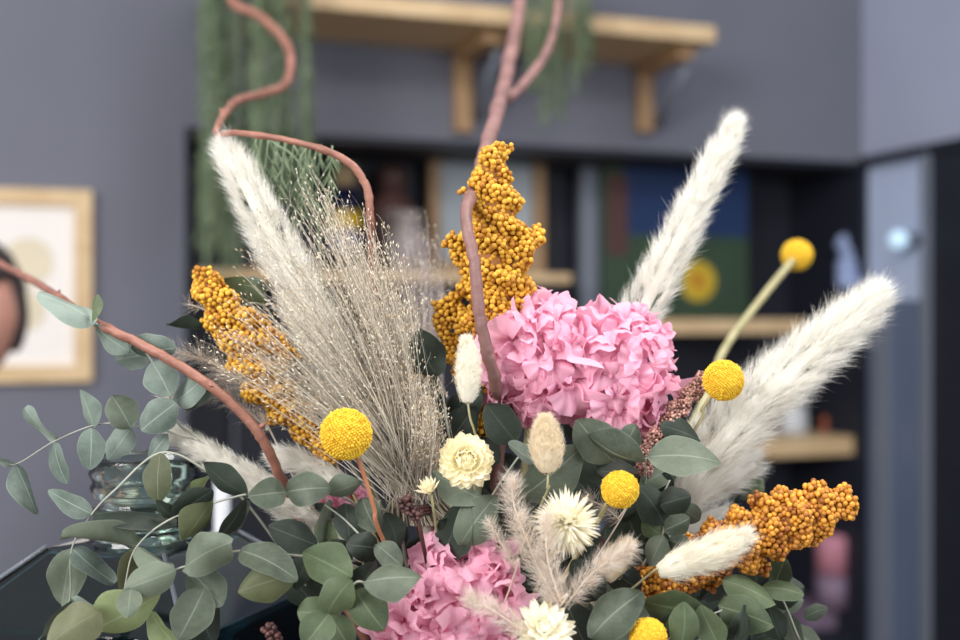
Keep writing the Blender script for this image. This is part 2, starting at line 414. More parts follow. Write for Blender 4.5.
M['orangej'] = mat_basic('orangej', (176,98,70), .5); M['pinkj'] = mat_basic('pinkj', (196,132,150), .5); M['lilac'] = mat_basic('lilac', (128,108,130), .5)
M['bluew'] = mat_basic('bluew', (160,176,214), .5, (130,146,190), 8)
jar('bottle', 345, 165, 271, 17, -.2, 'navy', 'navy bottle with a cork and a yellow and blue label', 'bottle', 'cork', .2, [(.38,.55,'b_yellow'),(.16,.38,'b_blue')], neck=.6)
jar('jar', 392, 168, 272, 24, -.28, 'brownj', 'brown jar on niche shelf behind the pale fluffy one', 'jar', 'brownj', .2)
jar('jar', 407, 212, 272, 20, -.16, 'palej', 'pale grey jar in front of the brown jar on niche shelf', 'jar', 'palej', .18, neck=.7)
jar('cup', 792, 404, 438, 16, -.2, 'whitej', 'small white cup on lower right shelf', 'cup', None, .02, neck=.98)
jar('jar', 834, 402, 438, 13, -.18, 'orangej', 'small orange jar on lower right shelf', 'jar', 'orangej', .2, neck=.8)
jar('jar', 770, 398, 438, 11, -.2, 'brownj', 'small dark brown jar on lower right shelf', 'jar', 'brownj', .2, neck=.8)
for (x, l) in ((833, 'tall pink canister with a lilac lower half on lowest shelf'),):
    t = thing('canister', wpt(x, 606, -.12), l, 'canister')
    b = t.location; H = wpt(x, 534, -.12).z-b.z; r = 17*b.y/F
    g = Geo(); lathe(g, b, [(0,0),(r,0),(r,H*.44),(0,H*.44)]); o = part('lower_tin', g, M['lilac'], t)
    g = Geo(); lathe(g, b, [(0,H*.46),(r,H*.46),(r,H*.95),(r*.9,H),(0,H)]); part('upper_tin', g, M['pinkj'], t)
t = wbox('storage_box', 808, 846, 607, 639, -.3, -.12, M['lilac']); tag(t, 'dark lilac box under the pink canister', 'box')
t = wbox('storage_box', 849, 866, 604, 639, -.3, -.12, M['whitej']); tag(t, 'pale blue-white box beside the dark lilac box', 'box')
c = wpt(846, 250, -.1)
t = thing('paper_decoration', wpt(846, 290, -.1), 'crumpled pale blue paper decoration hanging in niche beside the door', 'decoration')
g = Geo(); 
for k in range(5):
    q_ = wpt(838+rng.random()*22, 232+k*12, -.1+.02*k); v_ = ICO4[0]*np.array([.035,.02,.03])*(1+.18*rng.normal(size=(len(ICO4[0]),1))*.5)+np.array(q_); g.add(v_, None, ICO4[1])
part('folds', g, M['bluew'], t)
g = Geo(); tube(g, [list(wpt(846, 235, -.08)), list(wpt(846, 158, -.08))], .0015, 6); part('string', g, M['steel'], t)

# ------------------------------------------------------------------ counter, vase, jug
CT = 1.05
M['counter'] = mat_wood('counter', (96,74,58), (116,92,70), 0, .4)
M['counter_b'] = mat_basic('counter_b', (40,42,50), .6)
t = thing('counter', V(0, .75, 0), 'brown wooden counter under the bouquet', 'counter')
g = Geo(); fr = lambda u, o, z: Vector((u, o, z))
gbox(g, -1.0, 1.0, .42, 1.12, CT-.035, CT, fr); bevel(part('worktop', g, M['counter'], t, False), .004)
g = Geo(); gbox(g, -.96, .96, .47, 1.07, 0, CT-.035, fr); part('body', g, M['counter_b'], t, False)

VC = P(480, 800, .68); VC.z = CT; MOUTH = P(480, 800, .68).z
M['ceramic'] = mat_basic('ceramic', (206,200,190), .35, (214,208,198), 8)
t = thing('vase', VC, 'off-white round ceramic vase holding the bouquet', 'vase')
h = MOUTH-CT
g = Geo(); lathe(g, VC, [(0,0),(.055,0),(.075,.02),(.092,h*.45),(.085,h*.7),(.062,h*.92),(.066,h),(.061,h),(.057,h*.92),(.08,h*.68),(.086,h*.45),(.07,.03),(0,.01)], 48); part('body', g, M['ceramic'], t)

def to_vase(p, tight=1.0):
    """waypoints that carry a stem from p down through the mouth of the vase"""
    p = np.array(p); a = rng.random()*2*PI; r = .035*math.sqrt(rng.random())
    m = np.array([VC.x+r*math.cos(a), VC.y+r*math.sin(a), MOUTH])
    m = m + np.clip((p-m)*np.array([.12,.12,0]), -.015, .015)
    e = np.array([VC.x-r*math.cos(a)*.6, VC.y-r*math.sin(a)*.6, CT+.03+.02*rng.random()])
    mid = p*.45+m*.55; mid[2] -= .01; mid[0] += (m[0]-p[0])*.12; mid[1] = max(mid[1], .695)
    return [mid, m, e]
def stem(px_pts, rad, root_geo=None, sides=8, taper=.75, n=7, bump=0, vase=True):
    """px_pts: (px,py,depth) from the head downwards"""
    pts = [np.array(P(*p)) for p in px_pts]
    if vase: pts += to_vase(pts[-1])
    path = catmull(pts, n); r = np.linspace(rad*taper, rad, len(path))
    g = root_geo or Geo(); tube(g, path, r, sides, bump=bump); return g, path

# --- dark glass jug with ridged clear neck (left)
JD = .73; jc = P(146, 500, JD); jc.z = CT
M['jug_neck'] = mat_glass('jug_neck', (228,244,236), .0); M['edge'] = mat_basic('edge', (104,109,118), .3)  # edge: even grey standing in for the bevel highlight
M['jug_dark'] = mat_glass('jug_dark', (62,100,106), .04)
t = thing('glass_jug', jc, 'dark teal glass jug with sloping faceted shoulders and a ridged clear neck', 'jug')
def zz(py): return P(0, py, JD).z-CT
g = Geo(); R1 = S(50, JD)
prof = [(S(60,JD), zz(545)),(S(50,JD), zz(532))]
for k in range(5):
    y = 530-k*6; prof += [(S(51,JD), zz(y)),(S(51,JD), zz(y-1.5)),(S(44,JD), zz(y-3)),(S(44,JD), zz(y-4.5))]
prof += [(S(42,JD), zz(500)),(S(50,JD), zz(495)),(S(54,JD), zz(486)),(S(51,JD), zz(480)),(S(55,JD), zz(472)),(S(52,JD), zz(464)),(S(54,JD), zz(459)),(S(51,JD), zz(455)),
         (S(48,JD), zz(459)),(S(47,JD), zz(474)),(S(46,JD), zz(486)),(S(36,JD), zz(500)),(S(36,JD), zz(530)),(S(52,JD), zz(546))]
lathe(g, jc, prof, 56); o = part('neck', g, M['jug_neck'], t); o['label'] = 'clear ridged glass neck'
g = Geo(); ns = 4; vs = []
prof = [(.001,.004),(.105,.004),(.115,.02),(.117,zz(625)),(S(188,JD), zz(600)),(S(94,JD), zz(540)),(S(55,JD), zz(537)),(S(52,JD), zz(543)),(S(91,JD), zz(546)),(S(178,JD), zz(607)),(.110,zz(632)),(.107,.025),(.001,.016)]
for (r, z) in prof:
    for k in range(ns):
        a = 2*PI*k/ns+.45; vs.append([jc.x+r*math.cos(a), jc.y+r*math.sin(a), jc.z+z])
g.add(vs, [[i*ns+k, i*ns+(k+1) % ns, (i+1)*ns+(k+1) % ns, (i+1)*ns+k] for i in range(len(prof)-1) for k in range(ns)])
o = part('body', g, M['jug_dark'], t, False); bevel(o, .003, 3)
for k in range(ns):  # added strips imitate light caught along the bevelled shoulder edges
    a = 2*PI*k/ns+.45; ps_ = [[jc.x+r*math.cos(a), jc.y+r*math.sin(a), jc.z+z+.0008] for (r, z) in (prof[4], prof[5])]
    g = Geo(); tube(g, [ps_[0], ps_[1]], .0015, 8); q_ = part('edge_highlight_strip', g, M['edge'], t); q_['label'] = 'pale grey strip for the glass edge highlight'
# white bottle on the counter behind
c = P(222, 520, 1.02); c.z = CT
t = thing('bottle', c, 'small white bottle on the counter behind the left leaves', 'bottle')
g = Geo(); H = P(0, 462, 1.02).z-CT; lathe(g, c, [(0,0),(.016,0),(.018,.004),(.014,H*.6),(.007,H*.74),(.007,H),(0,H)]); part('body', g, M['white_bottle'], t)

# ------------------------------------------------------------------ fluffy plumes
def plume(name, pts, wfn, label, cat, mat, ntuft=420, per=9, L=18, ang=.42, hw=.22, d_mid=None, group=None, spread=.16, core=.42, stem_r=1.6, stem_to=None, vase=True, sag=.0, stem_mat='stem_green', clump=1.0):
    """pts from the base of the head to its tip in (px,py,depth); wfn(t) half width in px"""
    p3 = [np.array(P(*p)) for p in pts]; path = catmull(p3, 14); n = len(path)
    dm = pts[0][2]; k = dm/F
    root = thing(name, Vector(to_vase(p3[0])[-1]) if vase else Vector(p3[0]), label, cat, group)
    seg = np.linalg.norm(np.diff(path, axis=0), axis=1); s = np.concatenate([[0], np.cumsum(seg)])/seg.sum()
    T = unit(np.gradient(path, axis=0))
    g = Geo(); tube(g, path, np.array([max(.6, wfn(x)*core)*k for x in s]), 12, tone=.3)
    tt = rng.random(ntuft)**.9; idx = tt
    def at(t): 
        return np.stack([np.interp(t, s, path[:, i]) for i in range(3)], 1), unit(np.stack([np.interp(t, s, T[:, i]) for i in range(3)], 1))
    c, tan = at(tt)
    rd = unit(np.cross(tan, rng.normal(size=(ntuft, 3))))
    W = np.array([wfn(x) for x in tt])*k
    Lh = np.minimum(L*k, W*1.6+4*k)
    a = ang*(.7+.6*rng.random(ntuft))
    d = unit(tan*np.cos(a)[:, None]+rd*np.sin(a)[:, None])
    base = c+rd*(np.clip(W-Lh*np.sin(a)*.9, W*.12, None))[:, None]*(.6+.4*rng.random((ntuft,1)))
    tone = rng.random(ntuft)
    dd = np.repeat(d, per, 0)+rng.normal(size=(ntuft*per, 3))*spread
    bb = np.repeat(base, per, 0)+rng.normal(size=(ntuft*per, 3))*k*1.3*clump
    ll = np.repeat(Lh, per)*(.6+.5*rng.random(ntuft*per))
    bend = rng.normal(size=(ntuft*per, 3))*ll[:, None]*.12+np.array([0,0,-1])*ll[:, None]*sag
    hairs(g, bb, dd, ll, hw/1000, bend, np.clip(np.repeat(tone, per)+rng.normal(size=ntuft*per)*.2, 0, 1))
    part('plume', g, M[mat], root)
    sp = [path[2], p3[0]]+([np.array(P(*q)) for q in stem_to] if stem_to else [])
    if vase: sp += to_vase(sp[-1])
    if len(sp) > 2:
        g = Geo(); cp = catmull(sp, 6); tube(g, cp, np.linspace(stem_r*.8, stem_r, len(cp))*k, 7); part('stem', g, M[stem_mat], root)
    return root
def prof(w, tip=.12, base=.25, tw=.35, bw=.5):
    def f(t):
        r = 1.0
        if t > 1-tip: r = tw+(1-tw)*math.sqrt(max(0, 1-((t-1+tip)/tip)**2))
        if t < base: r = min(r, bw+(1-bw)*(t/base))
        return w*r
    return f
GP = 'white fluffy plumes rising from the bouquet'
plume('dried_plume', [(352,440,.69),(322,345,.69),(285,262,.69),(250,196,.69),(224,146,.70)], lambda t: prof(35,.18,.2,.3)(t)*(1-.38*t), 'long white fluffy plume leaning left above the dried grass', 'dried plume', 'plume_white', 1100, 10, 22, .38, .19, core=.2, group=GP)
plume('dried_plume', [(612,360,.70),(640,315,.70),(674,248,.70),(708,178,.71),(736,122,.72)], lambda t: prof(30,.15,.2,.3)(t)*(1-.5*t), 'tall white feathery plume rising behind the pink hydrangea', 'dried plume', 'plume_white', 950, 10, 22, .38, .19, core=.22, group=GP)
plume('dried_plume', [(672,512,.69),(705,462,.69),(760,400,.69),(822,346,.70),(882,292,.71)], lambda t: prof(44,.3,.2,.12,.6)(t)*(1-.35*t), 'broad white feathery plume stretching out to the right', 'dried plume', 'plume_white', 1200, 11, 30, .5, .2, core=.2, group=GP)
plume('dried_plume', [(668,520,.70),(700,494,.70),(730,476,.70),(756,462,.70)], lambda t: prof(22,.3,.2,.15)(t), 'short white feathery plume under the broad right-hand one', 'dried plume', 'plume_white', 300, 8, 22, .5, .2, group=GP)
plume('dried_plume', [(650,548,.71),(690,528,.71),(728,508,.71)], lambda t: prof(15,.3,.2,.15)(t), 'wispy white plume tuft above the right millet head', 'dried plume', 'plume_white', 150, 7, 20, .6, .18, group=GP)
GT = 'cream fluffy tails at lower left'
plume('dried_tail', [(318,520,.66),(290,500,.66),(245,475,.66),(205,452,.66),(170,430,.66)], lambda t: prof(17,.3,.15,.25)(t)*(1-.1*t), 'long cream fluffy tail pointing left over the eucalyptus', 'dried tail', 'plume_white', 620, 10, 14, .42, .2, group=GT)
plume('dried_tail', [(352,492,.665),(330,478,.665),(302,464,.665),(274,456,.665)], lambda t: prof(15,.25,.2,.35)(t), 'short cream fluffy tail below the left millet head', 'dried tail', 'plume_white', 300, 10, 16, .4, .2, group=GT)
plume('dried_tail', [(362,560,.67),(335,540,.67),(305,520,.67),(272,502,.67)], lambda t: prof(15,.25,.2,.35)(t), 'cream fluffy tail half hidden by leaves beneath the yellow ball', 'dried tail', 'plume_white', 300, 10, 16, .4, .2, group=GT)
GB = 'oval bunny tail grasses'
def egg(w): return lambda t: w*1.12*max(.2, ps(PI*min(1, max(0, .06+.9*t))**.85)**.6)
plume('bunny_tail', [(468,402,.605),(468,382,.605),(468,356,.605),(466,340,.605)], egg(12.5), 'slim cream bunny tail standing before the tall yellow millet', 'bunny tail', 'plume_cream', 1700, 3, 8, .6, .25, group=GB, core=.8, stem_r=1.3, stem_to=[(470,418,.605),(475,434,.61),(482,470,.63)])
plume('bunny_tail', [(548,472,.60),(547,457,.60),(546,436,.60),(545,419,.60)], egg(16.5), 'plump beige bunny tail below the pink hydrangea', 'bunny tail', 'plume_beige', 2200, 3, 9, .6, .25, group=GB, core=.8, stem_r=1.3, stem_to=[(547,488,.60),(541,505,.61)])
plume('bunny_tail', [(658,572,.60),(685,562,.60),(715,552,.60),(746,536,.60)], egg(18), 'cream tail lying across the right millet head', 'bunny tail', 'plume_cream', 380, 11, 20, .3, .2, group=GB, core=.7, stem_r=1.3, stem_to=[(640,582,.605)])
plume('bunny_tail', [(606,580,.615),(612,566,.615),(620,552,.615),(630,542,.615)], egg(14), 'small beige bunny tail behind the feathery sprig', 'bunny tail', 'plume_beige', 260, 9, 8, .3, .16, group=GB, core=.8)
# feathery mauve sprigs
GS = 'mauve beige feathery sprigs at the lower centre'
def sprig(pts, w, label, n=200, L=20, d=None, mat='plume_mauve', ang=.75, group=GS, vase=True):
    return plume('feathery_sprig', pts, lambda t: prof(w,.35,.1,.25,.8)(t), label, 'dried grass', mat, n, 7, L, ang, .15, group=group, core=.06, spread=.3, stem_r=1.0, vase=vase, stem_mat='plume_mauve', clump=1.6)
sprig([(560,606,.585),(540,572,.585),(525,535,.585),(514,505,.585),(511,478,.585)], 17, 'tallest mauve feathery sprig right of the pale yellow strawflower', 230, 19)
sprig([(562,604,.58),(550,570,.58),(546,540,.58),(549,514,.582)], 16, 'middle mauve feathery sprig in front of the spiky white flower', 150, 17)
sprig([(566,606,.585),(584,582,.585),(606,562,.585),(632,548,.585)], 16, 'mauve feathery sprig bending right over dark leaves', 170, 18)
sprig([(545,660,.575),(520,630,.572),(495,612,.57),(468,598,.57)], 15, 'pale feathery sprig lying on the lower pink hydrangea', 200, 15)
sprig([(516,570,.59),(500,540,.59),(488,520,.592)], 7, 'short mauve wisp left of the feathery sprigs', 60, 16)
GL = 'grey feathery wisps behind the left millet'
sprig([(285,420,.675),(245,385,.675),(210,362,.675),(176,352,.675)], 18, 'grey feathery wisp crossing behind the left millet head', 120, 26, group=GL)
sprig([(270,430,.68),(230,398,.68),(200,392,.68),(165,402,.68)], 15, 'grey feathery wisp above the cream tail', 90, 24, group=GL)
sprig([(260,360,.68),(225,325,.68),(205,310,.68),(188,304,.68)], 9, 'small grey wisp left of the upper left millet', 36, 18, group=GL)
sprig([(620,520,.64),(606,508,.64),(590,500,.64),(575,494,.64)], 9, 'thin white wisp behind the yellow ball on the right', 40, 18, group=GL)

# ------------------------------------------------------------------ millet heads
def grains(geo, pts, wfn, gr=3.2, flat=.8, seed_n=None, cluster=True):
    p3 = [np.array(P(*p)) for p in pts]; path = catmull(p3, 12); k = pts[0][2]/F
    seg = np.linalg.norm(np.diff(path, axis=0), axis=1); tot = seg.sum(); s = np.concatenate([[0], np.cumsum(seg)])/tot
    T = unit(np.gradient(path, axis=0)); acc = []; cell = {}
    md = gr*k*1.62; cs = md
    area = sum(2*PI*wfn(x)*k*tot/40 for x in np.linspace(0, 1, 40)); tries = int(area/(md*md)*14)
    for _ in range(tries):
        t = rng.random(); c = np.array([np.interp(t, s, path[:, i]) for i in range(3)]); tn = unit(np.array([np.interp(t, s, T[:, i]) for i in range(3)]))
        rd = unit(np.cross(tn, rng.normal(size=3)))
        lump = 1+.16*math.sin(t*tot/k*.22+rd[0]*3)+.1*math.sin(rd[2]*7+t*40)
        w = wfn(t)*k*(lump)*(1-.35*(rng.random()**3))
        p = c+rd*max(w-gr*k, gr*k*.2)
        key = tuple(np.floor(p/cs).astype(int)); ok = True
        for dx in (-1,0,1):
            for dy in (-1,0,1):
                for dz in (-1,0,1):
                    for q in cell.get((key[0]+dx,key[1]+dy,key[2]+dz), ()):
                        if ((q-p)**2).sum() < md*md*.92: ok = False; break
                    if not ok: break
                if not ok: break
            if not ok: break
        if ok: cell.setdefault(key, []).append(p); acc.append(p)
    acc = np.array(acc)
    balls(geo, acc, gr*k*(.85+.3*rng.random(len(acc))), ICO2, tone=np.clip(rng.normal(.5, .33, len(acc)), 0, 1))
    # dark inner branch mass
    return path, s
def millet(name, branches, label, mat='millet', gr=3.2, stem_px=None, cat='millet head', smat='millet_stem', group=None):
    gr = 2.85 if gr == 3.2 else gr; base = branches[0][0][0]
    root = thing(name, Vector(to_vase(np.array(P(*base)))[-1]), label, cat, group)
    g = Geo(); gs = Geo(); 
    for (pts, wfn) in branches:
        k = pts[0][2]/F
        path, s = grains(g, pts, wfn, gr)
        tube(gs, path, np.array([max(1.2, (wfn(x)-gr*1.9)*.9) for x in s])*k, 8)
    sp = [np.array(P(*base))]; sp += to_vase(sp[0]); cp = catmull(sp, 6); tube(gs, cp, 2.2*base[2]/F, 8)
    part('branching_stem', gs, M[smat], root)
    o = part('grains', g, M[mat], root); o['kind'] = 'stuff'
    return root
GM = 'mustard yellow millet heads'
d=.665
millet('millet_head', [
    ([(478,425,d),(487,360,d),(497,290,d),(495,220,d),(492,170,d),(500,144,d)], lambda t: 13+22*ps(PI*min(1,t*1.02)**.9)**.8 if t<.97 else 8),
    ([(492,300,d-.01),(510,270,d-.01),(528,246,d-.01),(538,232,d)], lambda t: 15-5*t),
    ([(500,330,d-.01),(520,300,d-.01),(524,280,d)], lambda t: 14-4*t),
    ([(480,290,d-.01),(466,262,d),(452,242,d),(448,238,d)], lambda t: 14-4*t),
    ([(476,340,d-.01),(458,312,d),(448,296,d)], lambda t: 14-4*t),
    ([(474,390,d-.01),(452,350,d),(442,320,d),(440,302,d)], lambda t: 13-4*t),
    ([(478,200,d-.01),(466,194,d),(460,190,d)], lambda t: 7-2*t),
    ([(500,175,d),(503,152,d),(512,146,d)], lambda t: 8-3*t),
    ([(476,460,d),(478,430,d),(474,380,d)], lambda t: 17),
], 'tall mustard yellow millet head at the centre top', group=GM)
d=.672
millet('millet_head', [
    ([(335,462,d),(300,420,d),(268,385,d),(250,350,d),(225,312,d),(205,280,d),(204,268,d)], lambda t: 10+15*ps(PI*t**1.3)**.8),
    ([(330,450,d-.012),(300,418,d-.012),(262,395,d-.012),(252,392,d-.012)], lambda t: 9-3*t),
    ([(228,340,d-.01),(212,330,d),(203,320,d)], lambda t: 8-3*t),
    ([(292,360,d-.01),(268,330,d),(252,315,d)], lambda t: 11-3*t),
    ([(250,362,d-.01),(236,362,d),(228,350,d)], lambda t: 8-3*t),
], 'mustard millet head leaning left beside the dried grass', group=GM)
d=.64
millet('millet_head', [
    ([(632,588,d),(680,570,d),(730,545,d),(780,525,d),(820,510,d),(852,498,d)], lambda t: 14+16*ps(PI*t**1.2)**.8),
    ([(700,560,d),(690,548,d),(682,542,d)], lambda t: 10),
    ([(740,540,d),(720,530,d),(708,528,d)], lambda t: 13-3*t),
    ([(760,525,d),(760,505,d),(752,498,d)], lambda t: 12-3*t),
    ([(800,520,d-.01),(806,500,d),(814,490,d),(826,486,d)], lambda t: 13-4*t),
    ([(790,525,d),(785,500,d),(776,492,d)], lambda t: 13-4*t),
    ([(740,560,d-.01),(760,564,d),(768,572,d)], lambda t: 12-4*t),
    ([(790,540,d-.01),(812,540,d),(820,536,d)], lambda t: 9-2*t),
    ([(660,585,d-.01),(700,585,d),(716,588,d)], lambda t: 10-4*t),
], 'mustard orange millet head reaching right under the white plume', 'millet_dark', group=GM)
millet('dried_spike', [([(642,474,.65),(652,446,.65),(674,414,.655),(698,386,.67),(706,378,.675)], lambda t: 12-2.5*t)], 'brown mauve grainy spike behind the right yellow ball', 'spike', 1.7, cat='dried spike', smat='cone')
millet('seed_cone', [([(276,642,.60),(272,634,.60),(268,626,.60)], lambda t: 9)], 'small dark seed cone at the bottom left of the leaves', 'cone', 3, cat='seed cone', smat='cone')
millet('seed_cone', [([(418,518,.61),(410,508,.61),(404,498,.61)], lambda t: 8)], 'small dark seed cone at the tie of the grass bunch', 'cone', 2.6, cat='seed cone', smat='cone')

# ------------------------------------------------------------------ billy buttons
def button(px, py, d, r, label, way, smat='stem_green', sr=1.8):
    k = d/F; c = np.array(P(px, py, d)); R_ = r*k
    pts = [np.array(P(*w)) for w in way]; sp = [c]+pts+to_vase(pts[-1] if pts else c)
    root = thing('billy_button', Vector(sp[-1]), label, 'yellow ball flower', 'yellow ball flowers')
    n = 900; i = np.arange(n)+.5; ph = np.arccos(1-2*i/n); th = PI*(1+5**.5)*i
    dirs = np.stack([np.cos(th)*np.sin(ph), np.sin(th)*np.sin(ph), np.cos(ph)], 1)
    g = Geo(); g.add(ICO4[0]*R_*.93+c, None, ICO4[1], .2)
    lum = 1+.02*rng.normal(size=(n, 1))
    balls(g, c+dirs*R_*.95*lum, R_*.062*(.8+.4*rng.random(n)), ICO1, tone=np.clip(rng.normal(.6,.25,n),0,1))
    part('flower_head', g, M['yellow'], root)
    g = Geo(); cp = catmull(sp, 7); tube(g, cp, sr*k, 8); part('stem', g, M[smat], root)
button(346, 434, .60, 26, 'large yellow ball flower in front of the dried grass bunch', [(362,470,.605),(374,508,.61),(384,542,.62)], 'stem_brown', 2.3)
button(723.5, 380.5, .655, 20.5, 'yellow ball flower beside the pink hydrangea and white plume', [(703,408,.66),(688,440,.665)])
button(620, 489.5, .61, 19, 'yellow ball flower right of centre beneath the hydrangea', [(605,508,.615),(598,520,.62)], sr=2.6)
button(648, 637, .585, 19, 'yellow ball flower cut off by the bottom edge', [])
button(797, 255, 1.12, 15.5, 'blurred yellow ball flower farthest back on long pale stem', [(762,298,1.05),(724,350,.95),(690,430,.8)], sr=3.4)

# ------------------------------------------------------------------ hydrangeas
def floret_mesh(i):
    r_ = np.random.default_rng(100+i); g = Geo(); nu, nv = 22, 10
    for p in range(4):
        a0 = p*PI/2+r_.normal()*.2; L = 1+.15*r_.normal(); Wd = 1.0+.12*r_.normal(); up = .35+.6*r_.random(); ph = r_.random()*6; ph2 = r_.random()*6; fold = r_.normal()*.5; tw = r_.normal()*.35
        vs = []
        for j in range(nv+1):
            v = j/nv
            for ii in range(nu+1):
                u = ii/nu*2-1
                edge = v*v; fi = u*(1.02*Wd-.25*(1-v))
                rr = L*(v+edge*(.05*math.sin(u*5+ph)+.03*math.sin(u*12+ph2)+.018*math.sin(u*25+ph)-.06*u**4))
                x = rr*math.cos(fi*.95); y = rr*math.sin(fi*.95)*(.35+.65*v**.5)
                z = up*math.sin(v*1.7)+edge*(.15*math.sin(u*4.5+ph)+.09*math.sin(u*9+ph2)+.045*math.sin(u*17+ph))+.03*v*math.sin(u*14+ph2)+fold*u*u*v*.55+tw*u*edge*.6-.26*v**3
                vs.append([x*math.cos(a0)-y*math.sin(a0), x*math.sin(a0)+y*math.cos(a0), z+.02*p])
        q = [[j*(nu+1)+ii, j*(nu+1)+ii+1, (j+1)*(nu+1)+ii+1, (j+1)*(nu+1)+ii] for j in range(nv) for ii in range(nu)]
        g.add(vs, q)
    return g.mesh('floret')
FLO = [floret_mesh(i) for i in range(10)]
for m_ in FLO: m_.materials.append(M['pink'])
def hydrangea(lobes, label, size=17, seed=1):
    r_ = np.random.default_rng(seed); c0 = np.array(P(*lobes[0][0])); sp = to_vase(c0)
    root = thing('hydrangea', Vector(sp[-1]), label, 'hydrangea', 'pink hydrangeas')
    for (c_, rx, ry, n) in lobes:
        c = np.array(P(*c_)); k = c_[2]/F
        i = np.arange(n)+.5; ph = np.arccos(1-2*i/n); th = PI*(1+5**.5)*i+seed
        for a, b in zip(ph, th):
            dv = np.array([math.cos(b)*math.sin(a), -math.cos(a), math.sin(b)*math.sin(a)])
            if dv[1] > .45: continue
            sc = size*k*(.85+.35*r_.random())
            pos = c+dv*np.array([rx*k-sc*.55, min(rx, ry)*k*.85-sc*.5, ry*k-sc*.55])*(.88+.16*r_.random())
            nrm = Vector(dv+r_.normal(size=3)*.62).normalized()
            q = nrm.to_track_quat('Z', 'Y')
            o = bpy.data.objects.new('floret', FLO[r_.integers(10)]); COL.objects.link(o); o.parent = root
            o.location = Vector(pos)-root.location; o.rotation_mode = 'QUATERNION'
            from mathutils import Quaternion
            o.rotation_quaternion = q @ Quaternion((0,0,1), r_.random()*6.28); o.scale = (sc, sc, sc)
    g = Geo(); cp = catmull([c0]+sp, 7); tube(g, cp, .0022, 8); part('stem', g, M['stem_green'], root)
    return root
hydrangea([((536,360,.66),53,62,66), ((616,374,.665),52,63,60)], 'large pink hydrangea head right of the tall millet', 25, 1)
hydrangea([((462,600,.64),56,66,66), ((424,628,.63),46,44,40)], 'lower pink hydrangea head at the bottom centre', 25, 2)
hydrangea([((340,506,.70),28,27,24)], 'small pink hydrangea piece glimpsed behind the left leaves', 15, 3)

# ------------------------------------------------------------------ strawflowers
def bract(g, c, ax, out, L, W, rise, curl, tone, pointed=.6):
    """one bract growing from c; out = radial direction, ax = flower axis"""
    side = np.cross(ax, out); nu, nv = 4, 6; vs = []; ts = []
    for j in range(nv+1):
        v = j/nv; w = W*(.45+.55*math.sin(PI*min(1, .15+v*.75)))*(1 if v < .6 else max(.06, 1-((v-.6)/.4)**(1+2*(1-pointed))))
        a = rise+curl*v; 
        r_ = L*v
        for ii in range(nu+1):
            u = ii/nu*2-1
            p = c+out*(r_*math.cos(a))+ax*(r_*math.sin(a)+.25*W*u*u)+side*w*.5*u
            vs.append(p); ts.append(tone)
    q = [[j*(nu+1)+ii, j*(nu+1)+ii+1, (j+1)*(nu+1)+ii+1, (j+1)*(nu+1)+ii] for j in range(nv) for ii in range(nu)]
    g.add(vs, q, None, np.array(ts))
def strawflower(px, py, d, r, face, label, mat, rings, way=[], core='straw', pointed=.6):
    k = d/F; c = np.array(P(px, py, d)); ax = unit(np.array(face, float))
    e1 = unit(np.cross(ax, [0,0,1.01])); e2 = np.cross(e1, ax)
    sp = [c-ax*r*k*.3]+[np.array(P(*w)) for w in way]; sp += to_vase(sp[-1])
    root = thing('strawflower', Vector(sp[-1]), label, 'strawflower', 'papery strawflowers')
    g = Geo()
    for ri, (n, Lr, Wr, rise, curl, r0, hh) in enumerate(rings):
        for i in range(n):
            a = 2*PI*(i+.5*(ri % 2))/n+rng.normal()*.05; out = e1*math.cos(a)+e2*math.sin(a)
            bract(g, c+out*r0*r*k+ax*hh*r*k, ax, out, Lr*r*k*(1+rng.normal()*.06), Wr*r*k, rise+rng.normal()*.06, curl, min(1, max(0, .5+.35*rng.normal())), pointed)
    part('bracts', g, M[mat], root)
    g = Geo(); n = 110
    dd = unit(rng.normal(size=(n,3))*.35+ax); balls(g, c+ax*r*k*.16+dd*r*k*.27, r*k*.06, ICO1); part('centre', g, M[core], root)
    g = Geo(); cp = catmull(sp, 6); tube(g, cp, 1.6*k, 8); part('stem', g, M['stem_green'], root)
    return root
RA = [(18,.58,.36,-.25,.2,.42,-.05),(18,.58,.36,.05,.25,.38,.0),(17,.56,.36,.3,.3,.33,.05),(15,.52,.35,.55,.5,.27,.09),(13,.5,.34,.75,.8,.22,.12),(11,.46,.32,.9,1.2,.17,.14),(9,.42,.3,1.0,1.6,.13,.15),(7,.36,.28,1.1,2.0,.08,.16)]
strawflower(466, 461, .605, 29, (.05,-1,.25), 'pale yellow strawflower with tight layered bracts', 'straw', RA, [(475,500,.63)], pointed=-.6)
RB = [(34,.92,.10,-1.0+.27*i,.0,.0,.0) for i in range(7)]+[(18,1.0,.13,1.0,.0,.0,.0),(10,1.0,.13,1.3,0,0,0)]
strawflower(566, 524, .595, 37, (.1,-.6,.75), 'spiky white globe flower behind the feathery sprigs', 'straw_white', RB)
RC = [(13,1.0,.34,-.1,.15,.05,0),(13,.95,.34,.2,.1,.05,.02),(12,.85,.32,.45,.2,.05,.03),(10,.65,.26,.75,.4,.06,.05),(8,.45,.2,1.0,.6,.06,.06)]
strawflower(543, 632, .575, 32, (.1,-.75,.7), 'open white strawflower at the bottom edge', 'straw_white', RC, pointed=.1)
strawflower(430, 492, .615, 15, (-.3,-.6,.8), 'small half open strawflower bud at the tie of the grass bunch', 'straw', [(12,1,.25,.5,.2,.05,0),(12,.9,.25,.9,.2,.05,.02),(8,.8,.2,1.2,.1,.03,.02)])

